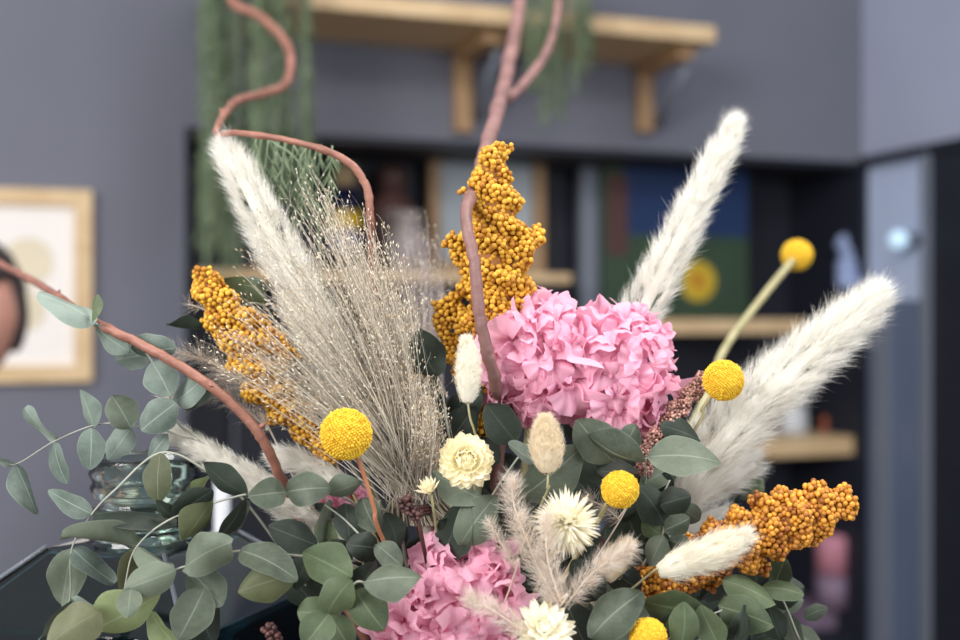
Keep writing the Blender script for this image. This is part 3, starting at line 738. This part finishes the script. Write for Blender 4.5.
# ------------------------------------------------------------------ dried grass bunch
def grass(name, base, fan, n, label, mat, d, spreadpx=14, seeds=8, ctrl=(.0, .35), sr=.35, thick=16, below=26, start=.35, sl=17, group=None):
    k = d/F; root = thing(name, P(*base, d), label, 'dried grass', group)
    g = Geo(); gs = Geo(); F3 = np.array(fan, float)
    for i in range(n):
        u = rng.random()*(len(F3)-1); a = int(u); f = u-a; e = F3[a]*(1-f)+F3[min(a+1, len(F3)-1)]*f
        r = .55+.5*rng.random()**.6; 
        dz = rng.normal()*thick; b = np.array(base, float)+np.array([rng.normal()*spreadpx*.5, rng.normal()*3])
        e = b+(e-b)*min(r, 1.04)+rng.normal(size=2)*6
        perp = np.array([e[1]-b[1], -(e[0]-b[0])]); m = b+(e-b)*.45-perp*(ctrl[1]*.25+rng.normal()*.03)
        pts = [P(b[0], b[1], d+dz*.5*k), P(m[0], m[1], d+dz*k*1.3), P(e[0], e[1], d+dz*2.2*k)]
        A, B_, C_ = [np.array(x) for x in pts]; tt = np.linspace(0, 1, 9)[:, None]
        path = A*(1-tt)**2+B_*2*tt*(1-tt)+C_*tt**2
        tube(g, path, np.linspace(sr*1.1, sr*.35, 9)/1000, 3, tone=rng.random(), cap=False)
        if seeds:
            m_ = seeds; ts = start+(1-start)*rng.random(m_); ts[0] = 1
            q = np.stack([np.interp(ts, tt[:, 0], path[:, j]) for j in range(3)], 1)
            tn = unit(path[-1]-path[3]); dd = unit(tn+rng.normal(size=(m_, 3))*.42); Ls = k*sl*(.4+.8*rng.random(m_))
            bend = rng.normal(size=(m_,3))*Ls[:, None]*.16
            hairs(g, q, dd, Ls, .15/1000, bend)
            tip = q+dd*Ls[:, None]+bend
            v0, f0 = ICO1; ax = dd
            sd = v0[None]*np.array([.26,.26,.26])[None,None]*.001
            al = (v0[None]*dd[:, None]).sum(-1, keepdims=True)*dd[:, None]*.0008
            vv = tip[:, None]+sd+al; ff = f0[None]+(np.arange(m_)*12)[:, None, None]
            gs.add(vv.reshape(-1, 3), None, ff.reshape(-1, 3), np.repeat(rng.random(m_), 12))
    if below:
        for i in range(n//3):
            b = np.array(base)+np.array([rng.normal()*spreadpx*.5, 0]); e = b+np.array([(b[0]-base[0])*.6+12+rng.normal()*6, below])
            dz = rng.normal()*6*k
            tube(g, [list(P(*b, d+dz)), list(P((b[0]+e[0])/2, (b[1]+e[1])/2, d+dz)), list(P(*e, d+dz*1.5))], .0006, 3, tone=rng.random()*.5, cap=False)
    o = part('stalks', g, M[mat], root); o['kind'] = 'stuff'
    if seeds: o = part('seed_heads', gs, M['seed'], root); o['kind'] = 'stuff'
    return root
gb = grass('dried_grass_bunch', (418,500), [(216,378),(230,335),(250,292),(266,240),(286,200),(312,188),(342,208),(368,232),(388,258),(404,298),(418,348),(430,395),(434,425)], 560, 'large fan of fine beige dried grass left of centre', 'grass', .645, 24, 15, (0,.32), .27)
g = Geo(); 
for k_ in range(3): 
    a = np.linspace(0, 2*PI, 20); c = P(419, 503+k_*3, .645); tube(g, [[c.x+.0085*math.cos(x), c.y+.0085*math.sin(x), c.z+.001*math.sin(x)] for x in a], .0009, 6)
part('tie', g, M['cone'], gb)
g, _ = stem([(425,520,.645)], 4.5*.00001+.004, taper=1); part('stem', g, M['grass'], gb)
gm = grass('dried_grass_bunch', (432,400), [(398,330),(396,290),(402,255),(412,235),(428,228),(440,250),(448,290)], 90, 'small mauve dried grass tuft behind the tall millet', 'grass_mauve', .78, 12, 9, (0,.05), .3, 10, 0)
g, _ = stem([(432,400,.78)], .0012, taper=.6); part('stem', g, M['grass_mauve'], gm)

# ------------------------------------------------------------------ branches
def branch(name, pts, rads, label, mat, nodes=6, sides=None, vase=True):
    p3 = [np.array(P(*p)) for p in pts]; rr = [r*p[2]/F for r, p in zip(rads, pts)]
    if vase: tv = to_vase(p3[-1]); p3 += tv; rr += [rr[-1]]*3
    path = catmull(p3, 10); r = np.interp(np.linspace(0, 1, len(path)), np.linspace(0, 1, len(rr)), rr)
    path[1:-1] += rng.normal(size=path[1:-1].shape)*r[1:-1, None]*.05
    root = thing(name, Vector(path[-1]), label, 'branch', 'curly red-brown branches')
    for i in rng.choice(np.arange(4, len(path)-4), nodes, replace=False): r[i] *= 1.18
    g = Geo(); tube(g, path, r, 12, bump=.03); part('main_stem', g, M[mat], root)
    for i in rng.choice(np.arange(3, max(5, len(path)-15)), max(2, nodes//2), replace=False):
        g = Geo(); dv = unit(rng.normal(size=3)); tube(g, [path[i], path[i]+dv*r[i]*1.5, path[i]+dv*r[i]*2.1], [r[i]*.6, r[i]*.4, r[i]*.1], 6); part('bud', g, M[mat], root)
    for sdb in (sides or []):
        q3 = [np.array(P(*p)) for p in sdb]; pp = catmull(q3, 8); g = Geo(); tube(g, pp, np.linspace(3.6, 4.4, len(pp))*sdb[0][2]/F, 9); part('side_branch', g, M[mat], root)
    return root
branch('curly_branch', [(-40,240,1.1),(5,266,.96),(45,288,.80),(92,320,.66),(140,344,.645),(190,372,.64),(228,400,.64),(256,430,.64),(272,458,.645),(290,500,.66),(320,560,.67)],
       [3,3.4,3.8,4.2,4.8,5,5,5,5,5,5], 'red-brown branch arching in from the left edge', 'bark', 8)
branch('curly_branch', [(238,-30,1.4),(232,2,1.38),(262,18,1.34),(288,48,1.28),(287,82,1.2),(262,94,1.1),(235,102,.98),(216,132,.74),(240,133,.69),(300,143,.675),(345,160,.67),(366,186,.67),(371,225,.67),(372,262,.675),(378,330,.69),(405,450,.70)],
       [4.4]*6+[4.2,3.2,3,3.2,3.8,4,4,4.2,5,5], 'wavy branch curling down then arching over the dried grass', 'bark', 8)
branch('curly_branch', [(524,-30,1.3),(517,20,1.2),(505,80,1.05),(492,130,.84),(475,185,.68),(466,215,.632),(474,260,.622),(479,310,.622),(487,350,.625),(496,385,.635),(500,440,.67)],
       [6.5,6.5,7,7.2,6.5,6,6,6.2,6.2,6,6], 'mauve-brown upright branch passing in front of the tall millet', 'bark_mauve', 9, [[(560,-20,1.3),(556,20,1.25),(545,55,1.15),(520,88,1.05),(507,98,1.0)]])

# ------------------------------------------------------------------ eucalyptus
def leaf_mesh(base, tip, W, tilt, curl, bend, rip, side=0., pq=(.85,.62), roll=0):
    base = np.array(base); tip = np.array(tip); a = tip-base; L = np.linalg.norm(a); a = a/L
    v = unit(np.array([0,0,CZ])-(base+tip)/2); s = unit(np.cross(a, v)); n = np.cross(s, a)
    s, n = s*math.cos(tilt)+n*math.sin(tilt), n*math.cos(tilt)-s*math.sin(tilt)
    nv, nu = 16, 8; vs = []; uv = []
    ph = rng.random()*6; fold_ = rng.normal()*.08
    for j in range(nv+1):
        t = j/nv; w = W*.5*max(.015, ps(PI*t**pq[0]))**pq[1]
        for i in range(nu+1):
            u = i/nu*2-1
            p = base+a*L*t+s*(w*u*(1+.05*math.sin(7*t+ph+u)+.03*math.sin(15*t+ph*2+u*2))+side*L*math.sin(PI*t))+n*(fold_*W*abs(u)*math.sin(PI*t)+bend*L*math.sin(PI*t)-curl*W*u*u*math.sin(PI*t)+rip*W*.12*math.sin(6*t+ph)*u-roll*L*t*t)
            vs.append(p); uv.append((i/nu, t))
    q = [[j*(nu+1)+i, j*(nu+1)+i+1, (j+1)*(nu+1)+i+1, (j+1)*(nu+1)+i] for j in range(nv) for i in range(nu)]
    return vs, q, uv
def add_leaf(root, bx, by, tx, ty, w, d, m='grey', ratio=.74, side=None):
    dt = rng.normal()*.006; b = P(bx, by, d); t = P(tx, ty, d-abs(dt)*.8)
    L = (t-b).length; wa = S(w, d); wt = max(wa, ratio*L*.85); tilt = math.acos(min(1, wa/wt))*(1 if rng.random() < .6 else -1)+rng.normal()*.08
    vs, q, uv = leaf_mesh(b, t, wt, tilt, -.1+.36*rng.random(), .0+.09*rng.random(), .2+rng.random()*1.0, rng.normal()*.02 if side is None else side, (.78+.16*rng.random(), .56+.12*rng.random()), rng.normal()*.05)
    me = mesh_from('leaf', np.array(vs)-np.array(root.location), q, None, True, None, uv)
    return link('leaf', me, M['leaf_'+m], root)
def euc(label, stem_pts, leaves, sr=1.3, vase=True):
    pts = [np.array(P(*p)) for p in stem_pts]
    if vase: pts = to_vase(pts[0])[::-1]+pts
    root = thing('eucalyptus_branch', Vector(pts[0]), label, 'eucalyptus', 'eucalyptus branches')
    path = catmull(pts, 8); g = Geo(); k = stem_pts[0][2]/F
    tube(g, path, np.linspace(sr*1.7, sr*.55, len(path))*k, 7)
    part('stem', g, M['leaf_stem'], root)
    for l in leaves: add_leaf(root, *l)
    return root
d = .655
euc('eucalyptus branch hanging under the left red-brown branch', [(235,470,.67),(180,425,d),(172,400,d),(150,358,d),(132,345,d),(94,322,.645)], [
    (96,322,38,293,27,.645,'blue'), (92,322,98,294,11,.64,'green'), (94,326,130,352,18,.65,'blue'), (131,347,177,347,27,.655,'blue'),
    (150,354,115,360,29,.66,'blue'), (152,362,170,396,35,.65,'blue'), (174,402,203,378,28,.66,'blue'), (176,403,142,430,34,.645,'blue'), (178,404,210,392,22,.665,'grey')])
d = .65
euc('thin eucalyptus twig reaching the left edge of the photo', [(240,470,.67),(175,434,d),(140,427,d),(100,424,d),(55,441,d),(16,464,d),(-4,458,d)], [
    (16,464,-6,457,5,d,'blue'), (16,465,39,513,20,d,'blue'), (56,441,24,408,11,d,'blue'), (54,443,66,484,13,d,'blue'), (94,428,78,389,15,d,'blue'),
    (91,428,90,470,27,.64,'blue'), (131,428,112,396,33,.645,'grey'), (131,428,108,460,27,.652,'blue'), (168,434,148,460,14,d,'blue')], .9)
d = .635
euc('eucalyptus twig crossing the ridged glass neck', [(260,520,.66),(205,470,d),(160,453,d),(115,490,d),(92,514,d),(72,548,.63),(70,598,.63),(60,625,.63)], [
    (92,514,47,492,18,d,'blue'), (94,514,177,522,21,.63,'dark'), (96,516,142,542,17,.64,'grey'), (160,453,158,503,27,.63,'olive'), (139,546,62,533,15,.625,'grey'),
    (72,549,62,606,36,.635,'grey'), (73,549,113,586,25,.63,'blue'), (71,600,34,645,13,.625,'grey'), (72,598,100,618,13,.63,'blue')], 1.0)
d = .62
euc('eucalyptus branch running left below the cream tails', [(400,530,.65),(362,508,.64),(330,492,.63),(285,492,d),(247,494,d),(175,517,d),(136,548,d),(124,590,d)], [
    (175,518,156,500,14,.625,'dark'), (174,517,213,492,26,d,'dark'), (183,541,213,501,27,.61,'olive'), (247,495,214,542,15,.615,'dark'), (248,495,203,461,24,d,'dark'),
    (192,492,213,474,10,.64,'light'), (286,492,249,496,31,.617,'grey'), (286,492,331,488,34,.612,'grey'), (325,494,363,480,22,.625,'grey'), (248,500,238,528,15,.63,'grey'),
    (137,548,173,572,22,.615,'grey'), (136,549,124,592,22,.625,'brown'), (176,516,205,536,18,.632,'dark')])
d = .61
euc('broad leaved eucalyptus branch at lower left', [(400,600,.66),(340,560,.64),(300,556,.625),(240,551,d),(186,566,d),(130,588,.605),(92,612,.60)], [
    (184,568,230,543,42,.605,'grey'), (240,550,298,577,36,.602,'grey'), (296,574,238,592,38,.615,'olive'), (190,570,222,606,40,.62,'grey'), (205,588,178,640,42,.612,'grey'),
    (176,570,124,590,34,.60,'grey'), (131,588,127,618,25,.595,'grey'), (88,632,160,592,38,.605,'light'), (100,612,46,646,44,.59,'brown'), (150,612,178,648,20,.615,'light'),
    (230,555,186,540,20,.625,'blue'), (186,590,214,644,44,.63,'dark')])
d = .60
euc('green eucalyptus branch beneath the yellow ball', [(430,640,.66),(400,600,.63),(365,583,d),(352,586,d),(329,613,.595),(320,650,.595)], [
    (352,577,303,552,44,.60,'green'), (363,582,423,578,33,.59,'grey'), (327,614,352,578,36,.592,'green'), (328,613,297,612,34,.598,'green'), (329,614,304,646,36,.588,'green'),
    (356,590,384,630,38,.595,'green'), (330,614,352,650,30,.60,'green'), (376,560,350,600,24,.61,'dark')])
d = .625
euc('dark eucalyptus branch behind the yellow ball stem', [(430,600,.67),(400,570,.65),(370,545,d),(345,520,d),(325,505,d)], [
    (318,546,268,526,32,.615,'dark'), (345,503,350,543,28,.63,'dark'), (362,498,378,532,27,.627,'grey'), (378,548,346,545,30,.622,'dark'), (376,544,402,566,25,.617,'grey'),
    (318,520,340,552,20,.635,'green'), (330,500,322,545,14,.632,'grey'), (385,512,398,552,22,.635,'dark'), (310,552,296,590,22,.63,'dark'), (352,560,330,540,20,.632,'dark')])
d = .64
euc('dark rounded eucalyptus leaves left of the slim bunny tail', [(470,520,.67),(450,440,d),(442,390,d),(436,372,d)], [
    (437,376,422,330,39,.632,'dark'), (440,386,409,368,20,.645,'grey'), (446,412,415,392,28,.65,'dark'), (448,420,482,388,30,.655,'dark'), (516,442,486,404,37,.64,'dark'),
    (448,446,476,406,36,.648,'dark'), (450,440,424,424,28,.655,'dark'), (500,462,470,440,26,.655,'dark')])
d = .625
euc('eucalyptus leaves around the pale yellow strawflower', [(500,600,.66),(490,540,.64),(485,510,d),(520,455,.63),(545,430,.64)], [
    (482,500,430,474,34,.625,'grey'), (460,545,496,496,40,.62,'grey'), (440,560,470,500,36,.63,'dark'), (508,443,544,466,16,.618,'blue'), (520,498,584,448,44,.622,'grey'),
    (496,540,522,500,30,.63,'dark'), (580,498,545,470,30,.635,'dark'), (470,560,440,520,30,.635,'dark')])
d = .63
euc('eucalyptus leaves under the large hydrangea', [(590,600,.67),(640,500,.65),(646,458,d)], [
    (613,462,577,420,42,.62,'grey'), (645,462,586,440,27,.612,'grey'), (620,452,636,424,26,.625,'grey'), (647,457,722,461,37,.615,'grey'), (640,470,595,472,20,.635,'dark'),
    (700,440,660,425,26,.65,'dark'), (600,480,590,452,26,.64,'dark'), (668,470,640,488,26,.645,'grey')])
d = .64
euc('small leaved eucalyptus between yellow ball and millet', [(600,640,.67),(640,570,.65),(664,530,d),(662,500,d),(670,480,d)], [
    (660,505,691,496,30,.63,'dark'), (664,524,640,488,34,.635,'dark'), (664,530,690,518,22,.625,'grey'), (662,536,642,520,20,.64,'green'), (664,536,650,566,24,.63,'grey'),
    (640,545,622,505,34,.65,'dark'), (668,540,690,548,20,.635,'grey'), (640,560,606,528,34,.652,'dark'), (655,510,668,472,26,.65,'dark'), (648,500,616,520,20,.645,'dark'), (700,520,676,504,22,.648,'grey')])
d = .595
euc('broad eucalyptus leaves at bottom right of centre', [(600,700,.66),(640,660,.61),(690,625,d),(722,610,.60)], [
    (590,638,643,592,44,.585,'grey'), (640,600,712,612,32,.60,'green'), (680,648,684,602,30,.588,'green'), (720,648,700,606,28,.592,'green'), (592,655,560,585,44,.605,'dark'),
    (640,640,600,672,30,.59,'grey'), (600,600,572,560,36,.61,'dark'), (640,590,600,560,30,.625,'dark'), (700,610,640,640,28,.605,'dark'), (730,650,745,612,24,.61,'dark')])
d = .64
euc('eucalyptus branch under the right millet head', [(620,700,.68),(700,640,.66),(740,600,d),(775,590,d),(800,640,.65)], [
    (722,580,777,602,27,.625,'green'), (762,588,804,594,19,.63,'light' if 0 else 'green'), (775,585,786,558,26,.655,'green'), (718,606,774,626,36,.615,'green'), (742,640,744,605,10,.605,'dark'),
    (780,640,768,604,26,.66,'dark'), (775,606,804,600,20,.68,'grey'), (800,648,786,612,22,.67,'grey'), (790,628,822,650,22,.69,'grey'), (804,618,828,608,16,.69,'grey'), (726,580,700,600,22,.66,'dark'), (774,650,800,624,26,.70,'dark')], 1.5)
euc('faint eucalyptus leaves behind the broad white plume', [(660,600,.72),(720,520,.74),(745,490,.75)], [(745,500,738,472,20,.74,'grey'), (747,500,762,478,20,.75,'green'), (735,505,722,482,22,.74,'dark')])
euc('eucalyptus leaves behind the upper left millet head', [(380,520,.72),(300,380,.70),(262,305,.69),(205,325,.69)], [
    (266,304,222,278,27,.69,'green'), (206,326,166,327,9,.685,'dark'), (230,372,205,350,20,.69,'dark'), (262,300,250,276,20,.70,'grey'), (300,180+130,280,290,16,.70,'grey')])
# deep filling foliage seen between the flowers
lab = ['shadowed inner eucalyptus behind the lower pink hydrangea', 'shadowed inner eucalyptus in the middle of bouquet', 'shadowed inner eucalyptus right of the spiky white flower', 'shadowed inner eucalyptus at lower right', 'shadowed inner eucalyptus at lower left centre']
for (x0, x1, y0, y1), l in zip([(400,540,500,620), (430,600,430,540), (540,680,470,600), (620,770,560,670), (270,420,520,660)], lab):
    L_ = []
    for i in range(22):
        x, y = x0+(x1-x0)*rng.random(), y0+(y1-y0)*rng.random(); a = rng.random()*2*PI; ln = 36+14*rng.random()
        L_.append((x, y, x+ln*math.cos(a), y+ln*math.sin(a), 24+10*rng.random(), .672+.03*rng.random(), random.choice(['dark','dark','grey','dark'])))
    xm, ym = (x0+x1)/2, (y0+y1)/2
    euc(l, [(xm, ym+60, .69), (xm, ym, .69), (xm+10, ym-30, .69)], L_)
# a green narrow-leaved sprig hanging under the arched branch
sg = thing('narrow_leaf_sprig', Vector(to_vase(np.array(P(345,420,.71)))[-1]), 'green sprig of narrow leaves drooping under the arched branch', 'foliage')
g = Geo(); gl = Geo(); top = [(345,420,.72),(325,330,.72),(318,230,.725),(300,165,.73),(270,140,.74)]
cp = catmull([np.array(P(*p)) for p in top]+[], 8); tube(g, cp, np.linspace(1.4,.8,len(cp))*.0006, 6)
cpv = catmull([np.array(P(*top[0]))]+to_vase(np.array(P(*top[0]))), 6); tube(g, cpv, .0009, 6)
for i in range(15):
    x = 250+i*5.6+rng.normal()*2; yb = 200+30*rng.random()+12*math.sin(i); dd_ = .73+.02*rng.normal()
    y_t = 138+(x-250)*.1
    pth = catmull([np.array(P(x+6, y_t, dd_)), np.array(P(x+2, (y_t+yb)/2, dd_)), np.array(P(x, yb, dd_))], 8); tube(g, pth, .0004, 5)
    m_ = 15; ts = rng.random(m_); q = np.stack([np.interp(ts, np.linspace(0,1,len(pth)), pth[:, j]) for j in range(3)], 1)
    dr_ = np.stack([rng.choice([-1,1], m_)*(.35+.3*rng.random(m_)), rng.normal(size=m_)*.3, -np.ones(m_)], 1)
    hairs(gl, q, dr_, .014*(.7+.6*rng.random(m_)), .0011, np.zeros((m_,3)))
part('stem', g, M['hang'], sg); o = part('foliage', gl, M['hang'], sg); o['kind'] = 'stuff'

# ------------------------------------------------------------------ hanging plants from the wall shelf
def hanging(pxs, top, bots, dep, label, n, cx, cy, potr, loc_off=.15):
    u_ = uof(wpt(cx, 0, loc_off)); pc = wl(u_, loc_off, zs+.04)
    t = thing('hanging_plant', pc, label, 'hanging plant', 'trailing plants on the wall shelf')
    g = Geo(); lathe(g, pc, [(0,0),(potr*.75,0),(potr,.12),(potr*1.05,.13),(potr*.95,.13),(0,.115)]); part('planter', g, M['palej'], t)
    gs = Geo(); gl = Geo()
    for i in range(n):
        f = rng.random(); x = pxs[0]+(pxs[1]-pxs[0])*f; yb = np.interp(f, np.linspace(0,1,len(bots)), bots)*(1-.35*rng.random()**2)
        off = dep+.08*rng.normal()*.5; a = Vector((pc.x, pc.y, pc.z+.13)); ho = Vector(wpt(x, top, off)); e = Vector(wpt(x+rng.normal()*4, yb, off))
        ed = wl(u_*.5+uof(ho)*.5, .30+.03, pc.z+.14)
        ho.z = min(ho.z, pc.z+.02)
        pts = [np.array(a), np.array(ed), np.array(ho), np.array((ho+e)/2)+rng.normal(size=3)*.006, np.array(e)]
        pth = catmull(pts, 10); tube(gs, pth, .0013, 4, cap=False)
        m_ = int(10+(e-ho).length*150); ts = .35+.65*rng.random(m_); s_ = np.linspace(0,1,len(pth))
        q = np.stack([np.interp(ts, s_, pth[:, j]) for j in range(3)], 1)
        dr_ = np.stack([rng.normal(size=m_)*.5, rng.normal(size=m_)*.5, -np.ones(m_)], 1)
        hairs(gl, q, dr_, .035*(.7+.6*rng.random(m_)), .0042, np.zeros((m_,3)))
    part('stem', gs, M['hang'], t); o = part('foliage', gl, M['hang'], t); o['kind'] = 'stuff'
hanging((204,312), -40, (262,272,262,190,215,205), .36, 'long trailing green plant hanging down left of the shelf', 55, 285, 0, .09)
hanging((520,590), -5, (60,122,118,70), .36, 'short trailing green plant over the front of the shelf', 22, 560, 0, .06)

# ------------------------------------------------------------------ person at the left edge
M['skin'] = mat_basic('skin', (206,150,132), .5, (214,158,140), 30, spec=.4); M['hair'] = mat_basic('hair', (48,40,42), .6, (66,56,56), 80, .5, 200)
M['shirt'] = mat_basic('shirt', (52,54,66), .8, (60,62,74), 60); M['jeans'] = mat_basic('jeans', (40,46,66), .8, (48,54,76), 80)
M['shoe'] = mat_basic('shoe', (34,32,32), .5); M['eye'] = mat_basic('eye', (30,24,22), .2)
def skin_eval(verts, edges, radii, sub=2):
    me = bpy.data.meshes.new('tmp'); me.from_pydata([tuple(v) for v in verts], edges, [])
    o = bpy.data.objects.new('tmp', me); COL.objects.link(o)
    md = o.modifiers.new('s', 'SKIN'); sv = me.skin_vertices[0].data
    for i, r in enumerate(radii): sv[i].radius = (r, r) if np.isscalar(r) else r; sv[i].use_root = (i == 0)
    s2 = o.modifiers.new('u', 'SUBSURF'); s2.levels = sub; s2.render_levels = sub
    dg = bpy.context.evaluated_depsgraph_get(); dg.update(); ev = o.evaluated_get(dg); m2 = bpy.data.meshes.new_from_object(ev)
    bpy.data.objects.remove(o); return m2
def join_meshes(name, ms, mat, parent, mats=None, remesh=None):
    bm = bmesh.new()
    for m_ in ms: bm.from_mesh(m_)
    me = bpy.data.meshes.new(name); bm.to_mesh(me); bm.free()
    for p in me.polygons: p.use_smooth = True
    o = link(name, me, mat, parent)
    if remesh:
        r = o.modifiers.new('fuse', 'REMESH'); r.mode = 'VOXEL'; r.voxel_size = remesh; r.use_smooth_shade = True
        s = o.modifiers.new('smooth', 'SMOOTH'); s.iterations = 2; s.factor = .5
    return o
# local frame: x = person's left-right, -y = front, z up; lean towards +x so the head sits right of the feet
HX = 0; HY = -.17
J = dict(pel=(0,.03,.92), waist=(0,.01,1.07), chest=(0,-.05,1.26), neck0=(0,-.09,1.38), neck1=(0,-.135,1.45), head=(0,-.16,1.50))
body_v = [J['pel'],J['waist'],J['chest'],J['neck0'],J['neck1'],J['head'],
          (-.17,-.05,1.34),(-.20,.0,1.10),(-.19,-.12,.96), (.17,-.05,1.34),(.20,0,1.10),(.19,-.12,.96),
          (-.09,0,.86),(-.11,-.02,.48),(-.12,.01,.09),(-.125,-.13,.04), (.09,0,.86),(.10,-.02,.48),(.11,.01,.09),(.115,-.13,.04)]
body_e = [(0,1),(1,2),(2,3),(3,4),(4,5),(2,6),(6,7),(7,8),(2,9),(9,10),(10,11),(0,12),(12,13),(13,14),(14,15),(0,16),(16,17),(17,18),(18,19)]
body_r = [(.13,.10),(.12,.09),(.135,.10),.06,.052,.055,.05,.04,.026,.05,.04,.026,.085,.058,.038,.036,.085,.058,.038,.036]
parts_ = [skin_eval(body_v, body_e, body_r)]
# head with nose, chin, brow, ears
bm = bmesh.new(); bmesh.ops.create_uvsphere(bm, u_segments=40, v_segments=28, radius=1)
for v in bm.verts:
    x, y, z = v.co; f = max(0, -y)
    w = 1-.22*max(0, -z)**1.4
    nx, ny, nz = x*.073*w, y*.095*(1-.12*max(0,-z)), z*.115
    ny -= .020*math.exp(-((x/.16)**2+((z+.12)/.2)**2))*f
    ny += .007*math.exp(-(((abs(x)-.38)/.16)**2+((z-.05)/.12)**2))*f
    ny -= .006*math.exp(-((x/.3)**2+((z+.48)/.1)**2))*f
    ny -= .010*math.exp(-((x/.35)**2+((z+.85)/.2)**2))*f
    nx += (.012 if x > 0 else -.012)*math.exp(-(((abs(x)-1)/.12)**2+((z+.02)/.22)**2+((y-.05)/.2)**2))
    v.co = (nx, ny, nz)
HM = Matrix.Translation((0, HY, 1.557)) @ Matrix.Rotation(math.radians(-82), 4, 'Z') @ Matrix.Rotation(.16, 4, 'X')
bm.transform(HM); me = bpy.data.meshes.new('h'); bm.to_mesh(me); bm.free(); parts_.append(me)
def hand(w, sx):
    w = Vector(w); ms = []
    vs = [w, w+V(0,-.035,-.012), w+V(0,-.075,-.02)]; ms.append(skin_eval(vs, [(0,1),(1,2)], [(.024,.018),(.036,.015),(.038,.013)], 1))
    for i, (dx, ln) in enumerate(((-.028,.062),(-.010,.072),(.009,.067),(.027,.052))):
        b = w+V(dx*.8,-.065,-.02); vs = [b, b+V(dx*.2,-.022,-.004), b+V(dx*.3,-.022-ln*.42,-.016), b+V(dx*.3,-.022-ln*.75,-.04)]
        ms.append(skin_eval(vs, [(0,1),(1,2),(2,3)], [.0095,.009,.0085,.007], 1))
    b = w+V(sx*.02,-.02,-.012); ms.append(skin_eval([b, b+V(sx*.025,-.02,-.008), b+V(sx*.034,-.045,-.02)], [(0,1),(1,2)], [.012,.010,.008], 1))
    return ms
parts_ += hand((-.19,-.135,.95), 1)+hand((.19,-.135,.95), -1)
PERS = Vector((-.842+HY, 2.0, 0.005))
pr_ = thing('person', PERS, 'person with short dark hair at the left edge, mostly outside the photo', 'person')
pr_.rotation_euler = (0,0,PI/2)
join_meshes('body', parts_, M['skin'], pr_, remesh=.0055)
sh = [skin_eval([J['pel'],J['waist'],J['chest'],(0,-.085,1.36),(-.17,-.05,1.34),(-.20,0,1.12),(.17,-.05,1.34),(.20,0,1.12)], [(0,1),(1,2),(2,3),(2,4),(4,5),(2,6),(6,7)], [(.148,.118),(.137,.107),(.152,.117),.072,.066,.058,.066,.058])]
join_meshes('shirt', sh, M['shirt'], pr_)
tr_ = [skin_eval([(0,.03,.94),(-.09,0,.86),(-.11,-.02,.48),(-.12,.01,.12),(.09,0,.86),(.10,-.02,.48),(.11,.01,.12)], [(0,1),(1,2),(2,3),(0,4),(4,5),(5,6)], [(.145,.115),.1,.072,.056,.1,.072,.056])]
join_meshes('trousers', tr_, M['jeans'], pr_)
for sx in (-.122, .113):
    join_meshes('shoe', [skin_eval([(sx,.04,.05),(sx,-.06,.045),(sx,-.17,.038)], [(0,1),(1,2)], [(.045,.05),(.048,.045),(.042,.035)])], M['shoe'], pr_)
bm = bmesh.new(); bmesh.ops.create_uvsphere(bm, u_segments=48, v_segments=32, radius=1)
for v in list(bm.verts):
    x, y, z = v.co
    if y < -.25 and z < .42 and abs(x) < .92 or z < -.62: bm.verts.remove(v)
for v in bm.verts:
    x, y, z = v.co; v.co = Vector((x*.082, y*.106+.004, z*.124+.004))*(1+.012*rng.normal())
bm.transform(HM); me = bpy.data.meshes.new('hair'); bm.to_mesh(me); bm.free()
hr = join_meshes('hair', [me], M['hair'], pr_); sd = hr.modifiers.new('s', 'SOLIDIFY'); sd.thickness = .012; sd.offset = -1
for sx in (-1, 1):
    bm = bmesh.new(); bmesh.ops.create_uvsphere(bm, u_segments=12, v_segments=8, radius=.008); bm.transform(HM @ Matrix.Translation((sx*.028, -.083, .006))); me = bpy.data.meshes.new('eye'); bm.to_mesh(me); bm.free(); join_meshes('eye', [me], M['eye'], pr_)

# ------------------------------------------------------------------ light
w = bpy.data.worlds.new('world'); SC.world = w; w.use_nodes = True
bg = w.node_tree.nodes['Background']; bg.inputs[0].default_value = (.88, .93, 1.0, 1); bg.inputs[1].default_value = .52
def area(name, loc, target, sx, sy, power, col):
    l = bpy.data.lights.new(name, 'AREA'); l.shape = 'RECTANGLE'; l.size = sx; l.size_y = sy; l.energy = power; l.color = col
    o = bpy.data.objects.new(name, l); COL.objects.link(o); o.location = loc
    o.rotation_euler = (Vector(target)-Vector(loc)).to_track_quat('-Z', 'Y').to_euler(); return o
area('window_light', (-1.7, -1.1, 2.6), (0, .65, 1.4), 1.6, 1.4, 76, (1, .975, .94))
area('right_fill_light', (2.0, -.6, 1.9), (.1, .7, 1.4), 1.0, 1.2, 24, (.94, .97, 1))  # unseen fill, added to brighten the shaded right-hand plume
area('ceiling_light', (.5, .5, 2.95), (.1, .75, 1.4), .9, .6, 22, (1, .96, .9))

# ------------------------------------------------------------------ camera
cam = bpy.data.cameras.new('camera'); co = bpy.data.objects.new('camera', cam); COL.objects.link(co)
cam.sensor_width = 36; cam.lens = F*36/960; co.location = (0, 0, CZ); co.rotation_euler = (PI/2, 0, 0)
cam.dof.use_dof = True; cam.dof.focus_distance = .63; cam.dof.aperture_fstop = 4.5; cam.clip_start = .02
SC.camera = co; SC.cycles.diffuse_bounces = 8; SC.cycles.transmission_bounces = 12
SC.view_settings.view_transform = 'Standard'; SC.view_settings.look = 'None'; SC.view_settings.exposure = .42; SC.view_settings.gamma = 1
SC.view_settings.use_curve_mapping = False
